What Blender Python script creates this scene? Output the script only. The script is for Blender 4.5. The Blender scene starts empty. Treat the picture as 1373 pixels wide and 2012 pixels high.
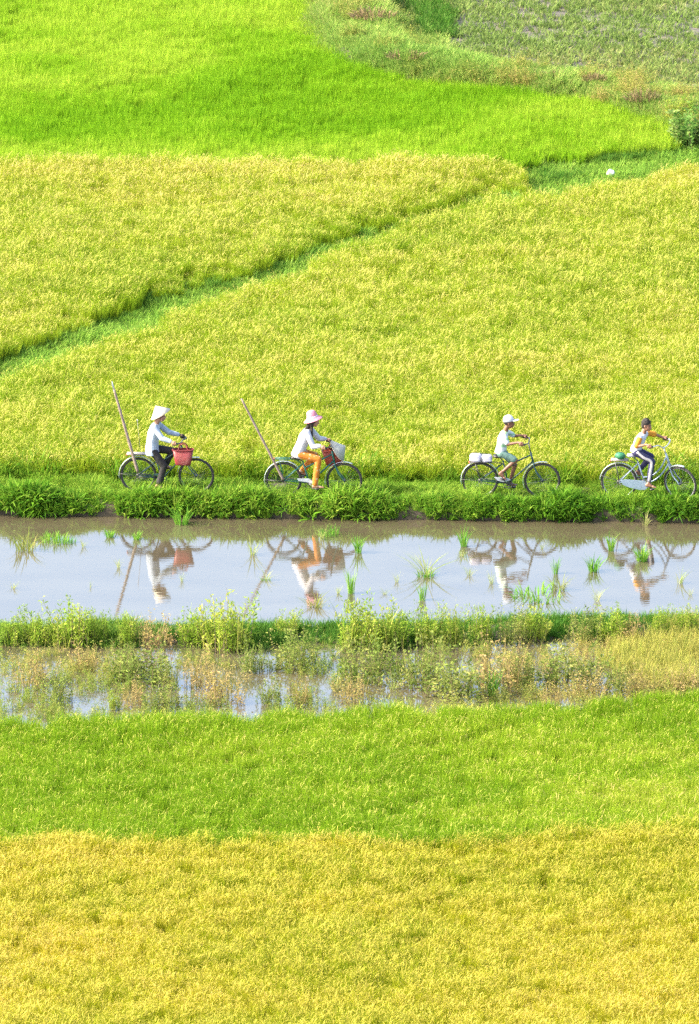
import bpy, math, random
import numpy as np
from mathutils import Vector, Matrix

R = math.radians
rng = np.random.default_rng(7)
random.seed(7)
scene = bpy.context.scene
COL = scene.collection

# ------------------------------------------------------------------ camera
FPX, CU, CV, PITCH = 20000.0, 686.5, 1006.0, R(15.0)      # focal length in photo pixels
CAM = np.array([0.0, -187.7, 49.88])
cd = bpy.data.cameras.new('camera'); cam = bpy.data.objects.new('camera', cd); COL.objects.link(cam)
cd.sensor_fit = 'VERTICAL'; cd.sensor_height = 24.0; cd.lens = 24.0 * FPX / 2012.0
cd.clip_start = 1.0; cd.clip_end = 3000.0
cam.location = CAM; cam.rotation_euler = (math.pi / 2 - PITCH, 0, 0)
cd.dof.use_dof = True; cd.dof.focus_distance = 194.0; cd.dof.aperture_fstop = 4.0
scene.camera = cam

# ------------------------------------------------------------------ world and sun
SUN_ELEV, SUN_AZ = R(38.0), R(-98.0)                      # azimuth clockwise from +Y
wd = bpy.data.worlds.new('World'); scene.world = wd; wd.use_nodes = True
nt = wd.node_tree; bgn = nt.nodes['Background']
sky = nt.nodes.new('ShaderNodeTexSky'); sky.sky_type = 'NISHITA'; sky.sun_disc = False
sky.sun_elevation = SUN_ELEV; sky.sun_rotation = SUN_AZ
sky.air_density = 1.0; sky.dust_density = 4.8; sky.ozone_density = 1.0
nt.links.new(sky.outputs[0], bgn.inputs[0]); bgn.inputs[1].default_value = 0.15
sd = bpy.data.lights.new('sun', 'SUN'); sun = bpy.data.objects.new('sun', sd); COL.objects.link(sun)
sd.energy = 2.5; sd.angle = R(0.6); sd.color = (1.0, 0.92, 0.76)
sdir = Vector((math.sin(SUN_AZ) * math.cos(SUN_ELEV), math.cos(SUN_AZ) * math.cos(SUN_ELEV), math.sin(SUN_ELEV)))
sun.rotation_euler = sdir.to_track_quat('Z', 'Y').to_euler(); sun.location = (-20, -20, 30)
vs = scene.view_settings
vs.view_transform = 'Standard'; vs.look = 'None'; vs.gamma = 1.0; vs.exposure = 2.13
scene.cycles.use_denoising = False; scene.cycles.max_bounces = 5; scene.cycles.diffuse_bounces = 3; scene.cycles.transmission_bounces = 2
scene.cycles.transparent_max_bounces = 4; scene.cycles.glossy_bounces = 3

# ------------------------------------------------------------------ helpers
def world(u, v, z):
    """photo pixel -> point on the horizontal plane z"""
    u = np.asarray(u, float); v = np.asarray(v, float)
    dx = (u - CU) / FPX; dv = (v - CV) / FPX
    dy = math.cos(PITCH) - dv * math.sin(PITCH)
    dz = -math.sin(PITCH) - dv * math.cos(PITCH)
    t = (np.asarray(z, float) - CAM[2]) / dz
    return np.stack([CAM[0] + dx * t, CAM[1] + dy * t, np.broadcast_to(np.asarray(z, float), t.shape)], -1)

def pxm(v):
    p = world(CU, v, 0.0); return FPX / np.linalg.norm(p - CAM)

def tag(o, label=None, cat=None, group=None, kind=None):
    if label: o['label'] = label
    if cat: o['category'] = cat
    if group: o['group'] = group
    if kind: o['kind'] = kind
    return o

def empty(name, loc=(0, 0, 0), rz=0.0):
    o = bpy.data.objects.new(name, None); COL.objects.link(o)
    o.location = loc; o.rotation_euler = (0, 0, rz); o.empty_display_size = 0.2
    return o

def mesh_obj(name, v, f, mat, parent=None, smooth=True, link=True):
    me = bpy.data.meshes.new(name)
    me.from_pydata([tuple(map(float, p)) for p in v], [], [tuple(int(i) for i in q) for q in f])
    if smooth: me.polygons.foreach_set('use_smooth', [True] * len(me.polygons))
    for m in (mat if isinstance(mat, (list, tuple)) else [mat]): me.materials.append(m)
    o = bpy.data.objects.new(name, me)
    if link: COL.objects.link(o)
    if parent: o.parent = parent
    return o

class MB:
    """collects closed shapes into one mesh"""
    def __init__(s): s.v = []; s.f = []
    def add(s, v, f):
        b = len(s.v); s.v.extend([tuple(map(float, p)) for p in v]); s.f.extend([[i + b for i in q] for q in f]); return s
    def tube(s, pts, r, n=8, closed=False, cap=True, sec=(1, 1), side=None):
        pts = [Vector(p) for p in pts]; m = len(pts)
        rr = [r] * m if np.isscalar(r) else list(r)
        v = []; f = []; ref = Vector(side) if side else None
        prev = None
        for i, p in enumerate(pts):
            a = pts[(i - 1) % m] if (closed or i > 0) else p
            b = pts[(i + 1) % m] if (closed or i < m - 1) else p
            t = (b - a).normalized()
            if ref is not None: n1 = (ref - t * ref.dot(t)).normalized()
            elif prev is None:
                n1 = t.orthogonal().normalized()
            else: n1 = (prev - t * prev.dot(t)).normalized()
            prev = n1; n2 = t.cross(n1)
            for k in range(n):
                an = 2 * math.pi * k / n
                v.append(p + n1 * (math.cos(an) * rr[i] * sec[0]) + n2 * (math.sin(an) * rr[i] * sec[1]))
        rings = m if closed else m - 1
        for i in range(rings):
            j = (i + 1) % m
            for k in range(n):
                f.append([i * n + k, i * n + (k + 1) % n, j * n + (k + 1) % n, j * n + k])
        if not closed and cap:
            f.append(list(range(n))[::-1]); f.append([(m - 1) * n + k for k in range(n)])
        return s.add(v, f)
    def ring(s, c, axis, rad, r, N=40, n=8, sec=(1, 1)):
        ax = Vector(axis).normalized(); e1 = ax.orthogonal().normalized(); e2 = ax.cross(e1); c = Vector(c)
        pts = [c + e1 * (math.cos(2 * math.pi * k / N) * rad) + e2 * (math.sin(2 * math.pi * k / N) * rad) for k in range(N)]
        return s.tube(pts, r, n, closed=True, sec=sec, side=ax)
    def ell(s, c, rad, rot=None, nu=14, nv=9):
        v = [(0, 0, rad[2])]; f = []
        for i in range(1, nv):
            th = math.pi * i / nv
            for k in range(nu):
                ph = 2 * math.pi * k / nu
                v.append((rad[0] * math.sin(th) * math.cos(ph), rad[1] * math.sin(th) * math.sin(ph), rad[2] * math.cos(th)))
        v.append((0, 0, -rad[2])); L = len(v) - 1
        for k in range(nu):
            f.append([0, 1 + k, 1 + (k + 1) % nu]); f.append([L, L - nu + (k + 1) % nu, L - nu + k])
        for i in range(nv - 2):
            for k in range(nu):
                a = 1 + i * nu + k; b = 1 + i * nu + (k + 1) % nu
                f.append([a, a + nu, b + nu, b])
        M = rot if rot is not None else Matrix.Identity(3); c = Vector(c)
        return s.add([M @ Vector(p) + c for p in v], f)
    def limb(s, pts, rad, n=12):
        pts = [Vector(p) for p in pts]
        for p, r in zip(pts, rad): s.ell(p, (r, r, r), nu=n, nv=8)
        for i in range(len(pts) - 1): s.tube([pts[i], pts[i + 1]], [rad[i], rad[i + 1]], n)
        return s
    def loft(s, pts, ry, rd, n=18):
        """rings with lateral radius ry (about y) and depth radius rd"""
        pts = [Vector(p) for p in pts]; m = len(pts); v = []; f = []
        for i, p in enumerate(pts):
            t = (pts[min(i + 1, m - 1)] - pts[max(i - 1, 0)]).normalized()
            lat = Vector((0, 1, 0)); lat = (lat - t * lat.dot(t)).normalized(); dep = lat.cross(t)
            for k in range(n):
                an = 2 * math.pi * k / n
                v.append(p + lat * (math.cos(an) * ry[i]) + dep * (math.sin(an) * rd[i]))
        for i in range(m - 1):
            for k in range(n):
                f.append([i * n + k, i * n + (k + 1) % n, (i + 1) * n + (k + 1) % n, (i + 1) * n + k])
        f.append(list(range(n))[::-1]); f.append([(m - 1) * n + k for k in range(n)])
        return s.add(v, f)
    def box(s, c, size, rot=None):
        x, y, z = [q / 2 for q in size]; M = rot if rot is not None else Matrix.Identity(3); c = Vector(c)
        v = [M @ Vector(p) + c for p in [(-x, -y, -z), (x, -y, -z), (x, y, -z), (-x, y, -z), (-x, -y, z), (x, -y, z), (x, y, z), (-x, y, z)]]
        return s.add(v, [[3, 2, 1, 0], [4, 5, 6, 7], [0, 1, 5, 4], [1, 2, 6, 5], [2, 3, 7, 6], [3, 0, 4, 7]])
    def map(s, fn): s.v = [tuple(fn(Vector(p))) for p in s.v]; return s
    def build(s, name, mat, parent=None, smooth=True): return mesh_obj(name, s.v, s.f, mat, parent, smooth)
    def skin(s, name, mat, parent=None, voxel=0.008, smooth=4):
        """union of the shapes as one continuous surface"""
        o = mesh_obj(name + '_raw', s.v, s.f, mat, None, True)
        m = o.modifiers.new('r', 'REMESH'); m.mode = 'VOXEL'; m.voxel_size = voxel; m.use_smooth_shade = True
        sm = o.modifiers.new('s', 'SMOOTH'); sm.factor = 0.5; sm.iterations = smooth
        dg = bpy.context.evaluated_depsgraph_get(); dg.update()
        me = bpy.data.meshes.new_from_object(o.evaluated_get(dg)); me.name = name
        bpy.data.objects.remove(o)
        me.polygons.foreach_set('use_smooth', [True] * len(me.polygons))
        if not me.materials: me.materials.append(mat)
        ob = bpy.data.objects.new(name, me); COL.objects.link(ob)
        if parent: ob.parent = parent
        return ob

def catmull(pts, k=6):
    P = [Vector(p) for p in pts]; P = [P[0] * 2 - P[1]] + P + [P[-1] * 2 - P[-2]]; out = []
    for i in range(1, len(P) - 2):
        for j in range(k):
            t = j / k
            out.append(0.5 * ((2 * P[i]) + (P[i + 1] - P[i - 1]) * t + (2 * P[i - 1] - 5 * P[i] + 4 * P[i + 1] - P[i + 2]) * t * t + (3 * P[i] - P[i - 1] - 3 * P[i + 1] + P[i + 2]) * t ** 3))
    out.append(P[-2]); return out

def vnoise(x, y, scale, seed):
    r = np.random.default_rng(seed).random((64, 64))
    X = np.asarray(x) / scale; Y = np.asarray(y) / scale
    xi = np.floor(X).astype(int); yi = np.floor(Y).astype(int); fx = X - xi; fy = Y - yi
    fx = fx * fx * (3 - 2 * fx); fy = fy * fy * (3 - 2 * fy)
    g = lambda a, b: r[a % 64, b % 64]
    return (g(xi, yi) * (1 - fx) + g(xi + 1, yi) * fx) * (1 - fy) + (g(xi, yi + 1) * (1 - fx) + g(xi + 1, yi + 1) * fx) * fy

def inpoly(x, y, poly):
    ins = np.zeros(len(x), bool); n = len(poly)
    for i in range(n):
        x0, y0 = poly[i]; x1, y1 = poly[(i + 1) % n]
        c = (y0 > y) != (y1 > y)
        with np.errstate(divide='ignore', invalid='ignore'):
            xx = (x1 - x0) * (y - y0) / (y1 - y0 + 1e-12) + x0
        ins ^= c & (x < xx)
    return ins

# ------------------------------------------------------------------ materials
def _nodes(name):
    m = bpy.data.materials.new(name); m.use_nodes = True
    n = m.node_tree.nodes; l = m.node_tree.links
    return m, n, l, n['Principled BSDF'], n['Material Output']

def ramp(n, stops):
    r = n.new('ShaderNodeValToRGB'); e = r.color_ramp.elements
    while len(e) > 1: e.remove(e[-1])
    e[0].position = stops[0][0]; e[0].color = (*stops[0][1], 1)
    for p, c in stops[1:]:
        q = e.new(p); q.color = (*c, 1)
    return r

def plain(name, c1, c2=None, rough=0.6, metal=0.0, scale=30.0, bump=0.0, sheen=False):
    m, n, l, b, out = _nodes(name)
    c2 = c2 or tuple(x * 0.8 for x in c1)
    tc = n.new('ShaderNodeTexCoord'); no = n.new('ShaderNodeTexNoise'); no.inputs['Scale'].default_value = scale
    no.inputs['Detail'].default_value = 4
    l.new(tc.outputs['Object'], no.inputs['Vector'])
    r = ramp(n, [(0.35, c2), (0.65, c1)]); l.new(no.outputs['Fac'], r.inputs['Fac']); l.new(r.outputs['Color'], b.inputs['Base Color'])
    b.inputs['Roughness'].default_value = rough; b.inputs['Metallic'].default_value = metal
    if bump:
        bp = n.new('ShaderNodeBump'); bp.inputs['Strength'].default_value = bump; bp.inputs['Distance'].default_value = 0.02
        l.new(no.outputs['Fac'], bp.inputs['Height']); l.new(bp.outputs['Normal'], b.inputs['Normal'])
    return m

def leafmat(name, stops, inst=True, transl=0.45, rough=0.6, spec=0.06, wt=0.42):
    """foliage: per-blade value 'bt' mixed with a per-plant value 'tint'"""
    m, n, l, b, out = _nodes(name)
    a = n.new('ShaderNodeAttribute'); a.attribute_name = 'bt'
    if inst:
        t = n.new('ShaderNodeAttribute'); t.attribute_type = 'INSTANCER'; t.attribute_name = 'tint'; tv = t.outputs['Fac']
    else:
        t = n.new('ShaderNodeObjectInfo'); tv = t.outputs['Random']
    mx = n.new('ShaderNodeMix'); mx.data_type = 'FLOAT'; mx.inputs[0].default_value = wt
    l.new(a.outputs['Fac'], mx.inputs[2]); l.new(tv, mx.inputs[3])
    r = ramp(n, stops); l.new(mx.outputs[0], r.inputs['Fac'])
    l.new(r.outputs['Color'], b.inputs['Base Color']); b.inputs['Roughness'].default_value = rough
    b.inputs['Specular IOR Level'].default_value = spec
    tr = n.new('ShaderNodeBsdfTranslucent'); l.new(r.outputs['Color'], tr.inputs['Color'])
    ms = n.new('ShaderNodeMixShader'); ms.inputs[0].default_value = transl
    l.new(b.outputs[0], ms.inputs[1]); l.new(tr.outputs[0], ms.inputs[2]); l.new(ms.outputs[0], out.inputs['Surface'])
    return m

def soil(name, stops, scale, bump=0.6, rough=0.9):
    m, n, l, b, out = _nodes(name)
    g = n.new('ShaderNodeNewGeometry')
    no = n.new('ShaderNodeTexNoise'); no.inputs['Scale'].default_value = scale; no.inputs['Detail'].default_value = 8; no.inputs['Roughness'].default_value = 0.65
    l.new(g.outputs['Position'], no.inputs['Vector'])
    r = ramp(n, stops); l.new(no.outputs['Fac'], r.inputs['Fac']); l.new(r.outputs['Color'], b.inputs['Base Color'])
    bp = n.new('ShaderNodeBump'); bp.inputs['Strength'].default_value = bump; bp.inputs['Distance'].default_value = 0.05
    l.new(no.outputs['Fac'], bp.inputs['Height']); l.new(bp.outputs['Normal'], b.inputs['Normal'])
    b.inputs['Roughness'].default_value = rough
    return m

M = {}
M['ground'] = soil('ground_mud', [(0.3, (0.04, 0.035, 0.018)), (0.7, (0.09, 0.075, 0.04))], 3.0)
M['bank'] = soil('bank_earth', [(0.3, (0.025, 0.02, 0.012)), (0.7, (0.07, 0.055, 0.032))], 6.0)
M['tilled'] = soil('tilled_earth', [(0.35, (0.03, 0.03, 0.028)), (0.5, (0.085, 0.078, 0.066)), (0.65, (0.17, 0.135, 0.10))], 4.5, 1.0)
# rice and grass
M['rice_green'] = leafmat('young_rice_leaf', [(0.0, (0.085, 0.23, 0.007)), (0.45, (0.19, 0.36, 0.011)), (1.0, (0.38, 0.48, 0.05))])
M['rice_green2'] = leafmat('milky_rice_leaf', [(0.0, (0.095, 0.21, 0.010)), (0.5, (0.225, 0.345, 0.016)), (1.0, (0.41, 0.44, 0.055))])
M['rice_yellow'] = leafmat('ripening_rice_leaf', [(0.0, (0.12, 0.24, 0.009)), (0.5, (0.27, 0.36, 0.020)), (1.0, (0.43, 0.42, 0.05))])
M['rice_grain'] = leafmat('ripe_rice_grain', [(0.0, (0.29, 0.34, 0.045)), (0.5, (0.40, 0.38, 0.08)), (1.0, (0.50, 0.38, 0.14))], transl=0.2)
M['gold_grain'] = leafmat('golden_rice_grain', [(0.0, (0.33, 0.32, 0.04)), (0.5, (0.44, 0.37, 0.06)), (1.0, (0.50, 0.35, 0.10))], transl=0.2)
M['rice_gold'] = leafmat('golden_rice_leaf', [(0.0, (0.14, 0.24, 0.009)), (0.5, (0.35, 0.35, 0.017)), (1.0, (0.50, 0.40, 0.04))])
M['grass'] = leafmat('bank_grass_leaf', [(0.0, (0.03, 0.105, 0.009)), (0.5, (0.11, 0.25, 0.016)), (1.0, (0.29, 0.38, 0.05))])
M['levee_grass'] = leafmat('levee_grass_leaf', [(0.0, (0.10, 0.22, 0.035)), (0.40, (0.22, 0.36, 0.06)), (0.70, (0.36, 0.40, 0.11)), (1.0, (0.36, 0.26, 0.14))])
M['ditch_grass'] = leafmat('ditch_grass_leaf', [(0.0, (0.09, 0.22, 0.025)), (0.5, (0.19, 0.34, 0.04)), (1.0, (0.32, 0.42, 0.08))])
M['sprout'] = leafmat('sprout_leaf', [(0.0, (0.09, 0.16, 0.035)), (0.6, (0.19, 0.27, 0.065)), (1.0, (0.32, 0.27, 0.12))])
M['sedge'] = leafmat('sedge_leaf', [(0.0, (0.14, 0.22, 0.03)), (0.5, (0.31, 0.33, 0.06)), (1.0, (0.47, 0.40, 0.12))])
M['weed_mix'] = leafmat('mixed_weed_leaf', [(0.0, (0.07, 0.14, 0.018)), (0.4, (0.19, 0.26, 0.045)), (0.75, (0.36, 0.32, 0.09)), (1.0, (0.46, 0.29, 0.15))])
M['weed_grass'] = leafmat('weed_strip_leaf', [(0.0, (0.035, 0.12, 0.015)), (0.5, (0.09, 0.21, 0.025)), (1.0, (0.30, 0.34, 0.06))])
# single plants
M['tuft'] = leafmat('rice_tuft_leaf', [(0.0, (0.05, 0.17, 0.02)), (0.5, (0.12, 0.29, 0.03)), (1.0, (0.26, 0.38, 0.05))], False, wt=0.25)
M['tuft_pale'] = leafmat('pale_tuft_leaf', [(0.0, (0.16, 0.24, 0.05)), (0.5, (0.28, 0.34, 0.09)), (1.0, (0.42, 0.38, 0.17))], False, wt=0.25)
M['tuft_brown'] = leafmat('brown_tuft_leaf', [(0.0, (0.13, 0.18, 0.03)), (0.5, (0.22, 0.26, 0.06)), (1.0, (0.32, 0.21, 0.10))], False, wt=0.25)
M['leaf_green'] = leafmat('weed_leaf_green', [(0.0, (0.10, 0.21, 0.018)), (0.5, (0.23, 0.34, 0.035)), (1.0, (0.47, 0.44, 0.09))], False, wt=0.2)
M['leaf_olive'] = leafmat('weed_leaf_olive', [(0.0, (0.07, 0.13, 0.02)), (0.5, (0.19, 0.25, 0.05)), (1.0, (0.38, 0.34, 0.11))], False, wt=0.2)
M['leaf_tan'] = leafmat('weed_leaf_tan', [(0.0, (0.17, 0.18, 0.04)), (0.5, (0.34, 0.28, 0.09)), (1.0, (0.52, 0.35, 0.18))], False, wt=0.2)
M['leaf_dark'] = leafmat('bush_leaf_dark', [(0.0, (0.05, 0.14, 0.025)), (0.5, (0.14, 0.26, 0.05)), (1.0, (0.34, 0.40, 0.13))], False, wt=0.1)
M['dry'] = leafmat('dry_straw', [(0.0, (0.09, 0.08, 0.035)), (0.5, (0.20, 0.145, 0.075)), (1.0, (0.32, 0.23, 0.12))], False, transl=0.1, wt=0.2)
M['stem'] = plain('weed_stem', (0.16, 0.12, 0.06), (0.10, 0.08, 0.04), 0.8)

def water_mat():
    m, n, l, b, out = _nodes('muddy_water')
    g = n.new('ShaderNodeNewGeometry')
    mp = n.new('ShaderNodeMapping'); mp.inputs['Scale'].default_value = (0.8, 2.2, 1.0); l.new(g.outputs['Position'], mp.inputs['Vector'])
    no = n.new('ShaderNodeTexNoise'); no.inputs['Scale'].default_value = 0.5; no.inputs['Detail'].default_value = 3; l.new(mp.outputs[0], no.inputs['Vector'])
    r = ramp(n, [(0.3, (0.062, 0.051, 0.030)), (0.7, (0.082, 0.069, 0.041))]); l.new(no.outputs['Fac'], r.inputs['Fac'])
    l.new(r.outputs['Color'], b.inputs['Base Color'])
    b.inputs['Roughness'].default_value = 0.02; b.inputs['IOR'].default_value = 3.4
    rp = n.new('ShaderNodeTexNoise'); rp.inputs['Scale'].default_value = 5.0; rp.inputs['Detail'].default_value = 3; l.new(mp.outputs[0], rp.inputs['Vector'])
    bp = n.new('ShaderNodeBump'); bp.inputs['Strength'].default_value = 0.03; bp.inputs['Distance'].default_value = 0.03
    l.new(rp.outputs['Fac'], bp.inputs['Height']); l.new(bp.outputs['Normal'], b.inputs['Normal'])
    return m
M['water'] = water_mat()

# ------------------------------------------------------------------ the setting
PATH_SLOPE = -0.040
def path_y(x): return PATH_SLOPE * np.asarray(x) - 0.40       # wheel line
WATER_Z = -0.25
SOIL_B, SOIL_F = -0.10, -0.22                                   # far and near paddies
xs = np.array([-500., -60, -40, -30, -20, -15, -10, -6, -3, 0, 3, 6, 10, 15, 20, 30, 40, 60, 500])
xc = np.clip(xs, -60, 60)
shore = world(np.full(2, [0, 1373]), [1434, 1392], SOIL_F)
def shore_y(x): return shore[0][1] + (shore[1][1] - shore[0][1]) / (shore[1][0] - shore[0][0]) * (x - shore[0][0])
rows = [(np.full_like(xs, 900.), SOIL_B), (path_y(xc) + 1.25, SOIL_B), (path_y(xc) - 0.5, -0.6), (shore_y(xc) + 0.5, -0.6), (shore_y(xc), SOIL_F), (np.full_like(xs, -400.), SOIL_F)]
gv = [(x, y[i], z) for (y, z) in rows for i, x in enumerate(xs)]; W = len(xs)
gf = [[r * W + i + W, r * W + i + 1 + W, r * W + i + 1, r * W + i] for r in range(len(rows) - 1) for i in range(W - 1)]
tag(mesh_obj('ground', gv, gf, M['ground'], smooth=False), kind='structure')

wx = np.array([-60., -40, -20, 0, 20, 40, 60])
wv = [(x, path_y(x) - 0.55, WATER_Z) for x in wx] + [(x, shore_y(x) - 0.0, WATER_Z) for x in wx]
tag(mesh_obj('water', wv, [[7 + i, 8 + i, 1 + i, i] for i in range(6)], M['water'], smooth=False), kind='structure')

def strip(name, centre, profile, mat, step=0.12, noise=0.05, seed=3):
    """mound swept along a polyline; profile = (offset to the left of travel, z)"""
    P = catmull([(*c, 0) for c in centre], 24); pts = [P[0]]
    for p in P[1:]:
        if (p - pts[-1]).length >= step: pts.append(p)
    v = []; f = []; k = len(profile)
    for i, p in enumerate(pts):
        t = (pts[min(i + 1, len(pts) - 1)] - pts[max(i - 1, 0)]).normalized(); nrm = Vector((-t.y, t.x, 0))
        for (o, z) in profile:
            q = p + nrm * o
            dz = (vnoise(q.x, q.y, 0.35, seed) - 0.5) * noise * 1.5 + (vnoise(q.x, q.y, 1.3, seed + 1) - 0.5) * noise * 2
            do = (vnoise(q.x + 50, q.y, 0.5, seed + 2) - 0.5) * noise * 1.5
            q = q + nrm * do; v.append((q.x, q.y, z + dz))
    for i in range(len(pts) - 1):
        for j in range(k - 1): f.append([i * k + j, (i + 1) * k + j, (i + 1) * k + j + 1, i * k + j + 1])
    return tag(mesh_obj(name, v, f, mat), kind='structure')

PROFILE = [(-0.72, -0.55), (-0.70, -0.30), (-0.67, -0.12), (-0.58, -0.03), (-0.45, 0.0), (-0.2, -0.01), (0.0, -0.03), (0.25, -0.02), (0.6, -0.01), (0.95, -0.03), (1.2, -0.09), (1.45, -0.22)]
bx = np.linspace(-24, 24, 9)
strip('footpath', [(x, float(path_y(x))) for x in bx], PROFILE, M['bank'], 0.14, 0.035)

LEV_PX = [(690, -75), (690, -20), (705, 45), (765, 112), (900, 140), (1080, 162), (1230, 184), (1340, 215), (1480, 255), (1700, 320)]
LEV = [tuple(world(u, v, SOIL_B + 0.3)[:2]) for u, v in LEV_PX]
LK = 0.72
strip('levee', LEV, [(a_ * LK, b_) for a_, b_ in [(-2.0, -0.3), (-1.6, 0.02), (-1.1, 0.24), (-0.5, 0.34), (0.3, 0.36), (0.9, 0.28), (1.3, 0.05), (1.6, -0.3)]], M['bank'], 0.35, 0.12, 9)

# tilled field beyond the levee: a sheet with clods
TILL = [(770, -75), (800, 30), (850, 120), (1060, 152), (1230, 174), (1373, 215), (1700, 285), (1760, -75)]
tp = np.array([world(u, v, SOIL_B)[:2] for u, v in TILL])
x0, x1, y0, y1 = tp[:, 0].min() - 1, tp[:, 0].max() + 1, tp[:, 1].min() - 1, tp[:, 1].max() + 6
nx, ny = 180, 220
X, Y = np.meshgrid(np.linspace(x0, x1, nx), np.linspace(y0, y1, ny))
Z = -0.085 + 0.10 * vnoise(X, Y, 0.45, 31) * vnoise(X, Y, 1.7, 32) + 0.05 * vnoise(X * 0.4, Y, 0.9, 33)
cen = inpoly(((X[:-1, :-1] + X[1:, 1:]) / 2).ravel(), ((Y[:-1, :-1] + Y[1:, 1:]) / 2).ravel(), [tuple(p) for p in tp]).reshape(ny - 1, nx - 1)
tf = [[j * nx + i, j * nx + i + 1, (j + 1) * nx + i + 1, (j + 1) * nx + i] for j in range(ny - 1) for i in range(nx - 1) if cen[j, i]]
tag(mesh_obj('tilled_field', np.stack([X, Y, Z], -1).reshape(-1, 3), tf, M['tilled']), kind='structure')

# low mud ridge in the water where the weeds grow
RIDGE_PX = [(-500, 1262), (0, 1258), (350, 1262), (700, 1262), (1000, 1250), (1373, 1243), (1800, 1235)]
RIDGE = [tuple(world(u, v, WATER_Z)[:2]) for u, v in RIDGE_PX]
strip('mud_ridge', RIDGE, [(-0.55, -0.42), (-0.35, -0.27), (0.1, -0.21), (0.6, -0.20), (1.0, -0.28), (1.3, -0.42)], M['bank'], 0.2, 0.07, 21)

# ------------------------------------------------------------------ blades
def blades(n, h, w, spread, lean, rg, droop=0.35, hvar=0.3, levels=4):
    """n tapering leaf blades growing from a small patch; returns verts, faces, value per vertex"""
    a = rg.random(n) * 2 * np.pi; r = spread * np.sqrt(rg.random(n))
    bx_, by_ = r * np.cos(a), r * np.sin(a)
    da = a + rg.normal(0, 0.7, n); H = h * (1 - hvar * rg.random(n)); L = lean * H * (0.25 + 0.9 * rg.random(n))
    dr = droop * rg.random(n) * H * 0.5; ww = w * (0.7 + 0.6 * rg.random(n)); fa = da + np.pi / 2 + rg.normal(0, 0.5, n)
    val = rg.random(n); V = []; F = []; B = []
    ts = np.linspace(0, 1, levels)
    for i in range(n):
        b = len(V)
        for j, t in enumerate(ts):
            off = L[i] * t ** 1.8 ; z = H[i] * t - dr[i] * t ** 4
            x = bx_[i] + math.cos(da[i]) * off; y = by_[i] + math.sin(da[i]) * off
            if j == levels - 1: V.append((x, y, z)); B.append(val[i])
            else:
                k = ww[i] * 0.5 * (0.75 if j == 0 else 1.0 - 0.45 * (t ** 2))
                cx, cy = math.cos(fa[i]) * k, math.sin(fa[i]) * k
                V += [(x - cx, y - cy, z), (x + cx, y + cy, z)]; B += [val[i]] * 2
        for j in range(levels - 2): F.append((b + 2 * j, b + 2 * j + 1, b + 2 * j + 3, b + 2 * j + 2))
        F.append((b + 2 * levels - 4, b + 2 * levels - 3, b + 2 * levels - 2))
    return V, F, B

def panicles(n, h, spread, rg, size=0.012):
    """nodding grain heads: narrow arched strips, thickest in the middle"""
    V = []; F = []; B = []
    for i in range(n):
        a = rg.random() * 2 * np.pi; r = spread * math.sqrt(rg.random()); x, y = r * math.cos(a), r * math.sin(a)
        da = a + rg.normal(0, 0.6); H = h * (0.85 + 0.25 * rg.random()); ln = 0.13 * (0.7 + 0.6 * rg.random()); val = rg.random()
        fa = da + np.pi / 2 + rg.normal(0, 0.4); b = len(V)
        for j, t in enumerate(np.linspace(0, 1, 5)):
            ang = -0.25 + t * 2.2; k = size * (0.35, 0.8, 1.0, 0.8, 0.3)[j] * 0.5
            ox = ln * 0.5 * (1 - math.cos(ang + 0.25)); z = H + ln * 0.55 * math.sin(ang) - ln * 0.25 * t
            V += [(x + math.cos(da) * ox - math.cos(fa) * k, y + math.sin(da) * ox - math.sin(fa) * k, z), (x + math.cos(da) * ox + math.cos(fa) * k, y + math.sin(da) * ox + math.sin(fa) * k, z)]; B += [val, val]
        for j in range(4): F.append((b + 2 * j, b + 2 * j + 1, b + 2 * j + 3, b + 2 * j + 2))
    return V, F, B

def leafmesh(name, pieces, mats):
    V = []; F = []; B = []; MI = []
    for k, (v, f, b) in enumerate(pieces):
        o = len(V); V += v; F += [tuple(i + o for i in q) for q in f]; B += b; MI += [k] * len(f)
    me = bpy.data.meshes.new(name); me.from_pydata(V, [], F)
    at = me.attributes.new('bt', 'FLOAT', 'POINT'); at.data.foreach_set('value', np.array(B, np.float32))
    for m in mats: me.materials.append(m)
    me.polygons.foreach_set('material_index', np.array(MI, np.int32))
    return me

def tile(fn, g, nside, step):
    """a small stand of neighbouring tufts, so that few large pieces cover a field"""
    out = None
    for i in range(nside):
        for j in range(nside):
            ox, oy = ((i - (nside - 1) / 2) + g.uniform(-.4, .4)) * step, ((j - (nside - 1) / 2) + g.uniform(-.4, .4)) * step
            sc = g.normal(1.0, 0.06); tv = g.random(); tx, ty = g.normal(0, 0.07, 2)
            ps = fn(g)
            ps = [([(p[0] * sc + ox + tx * p[2], p[1] * sc + oy + ty * p[2], p[2] * sc) for p in v], f, [0.3 * tv + 0.7 * q for q in b]) for v, f, b in ps]
            if out is None: out = ps
            else:
                out = [(a[0] + v, a[1] + [tuple(k + len(a[0]) for k in q) for q in f], a[2] + b) for a, (v, f, b) in zip(out, ps)]
    return out

PROTO = {}
def protos(key, n, fn, mats):
    c = bpy.data.collections.new('protos_' + key)
    for i in range(n):
        me = leafmesh(f'{key}_{i}', fn(np.random.default_rng(100 + i * 7 + len(key))), mats)
        c.objects.link(bpy.data.objects.new(f'{key}_{i:02d}', me))
    PROTO[key] = (c, n)
    return c

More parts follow.
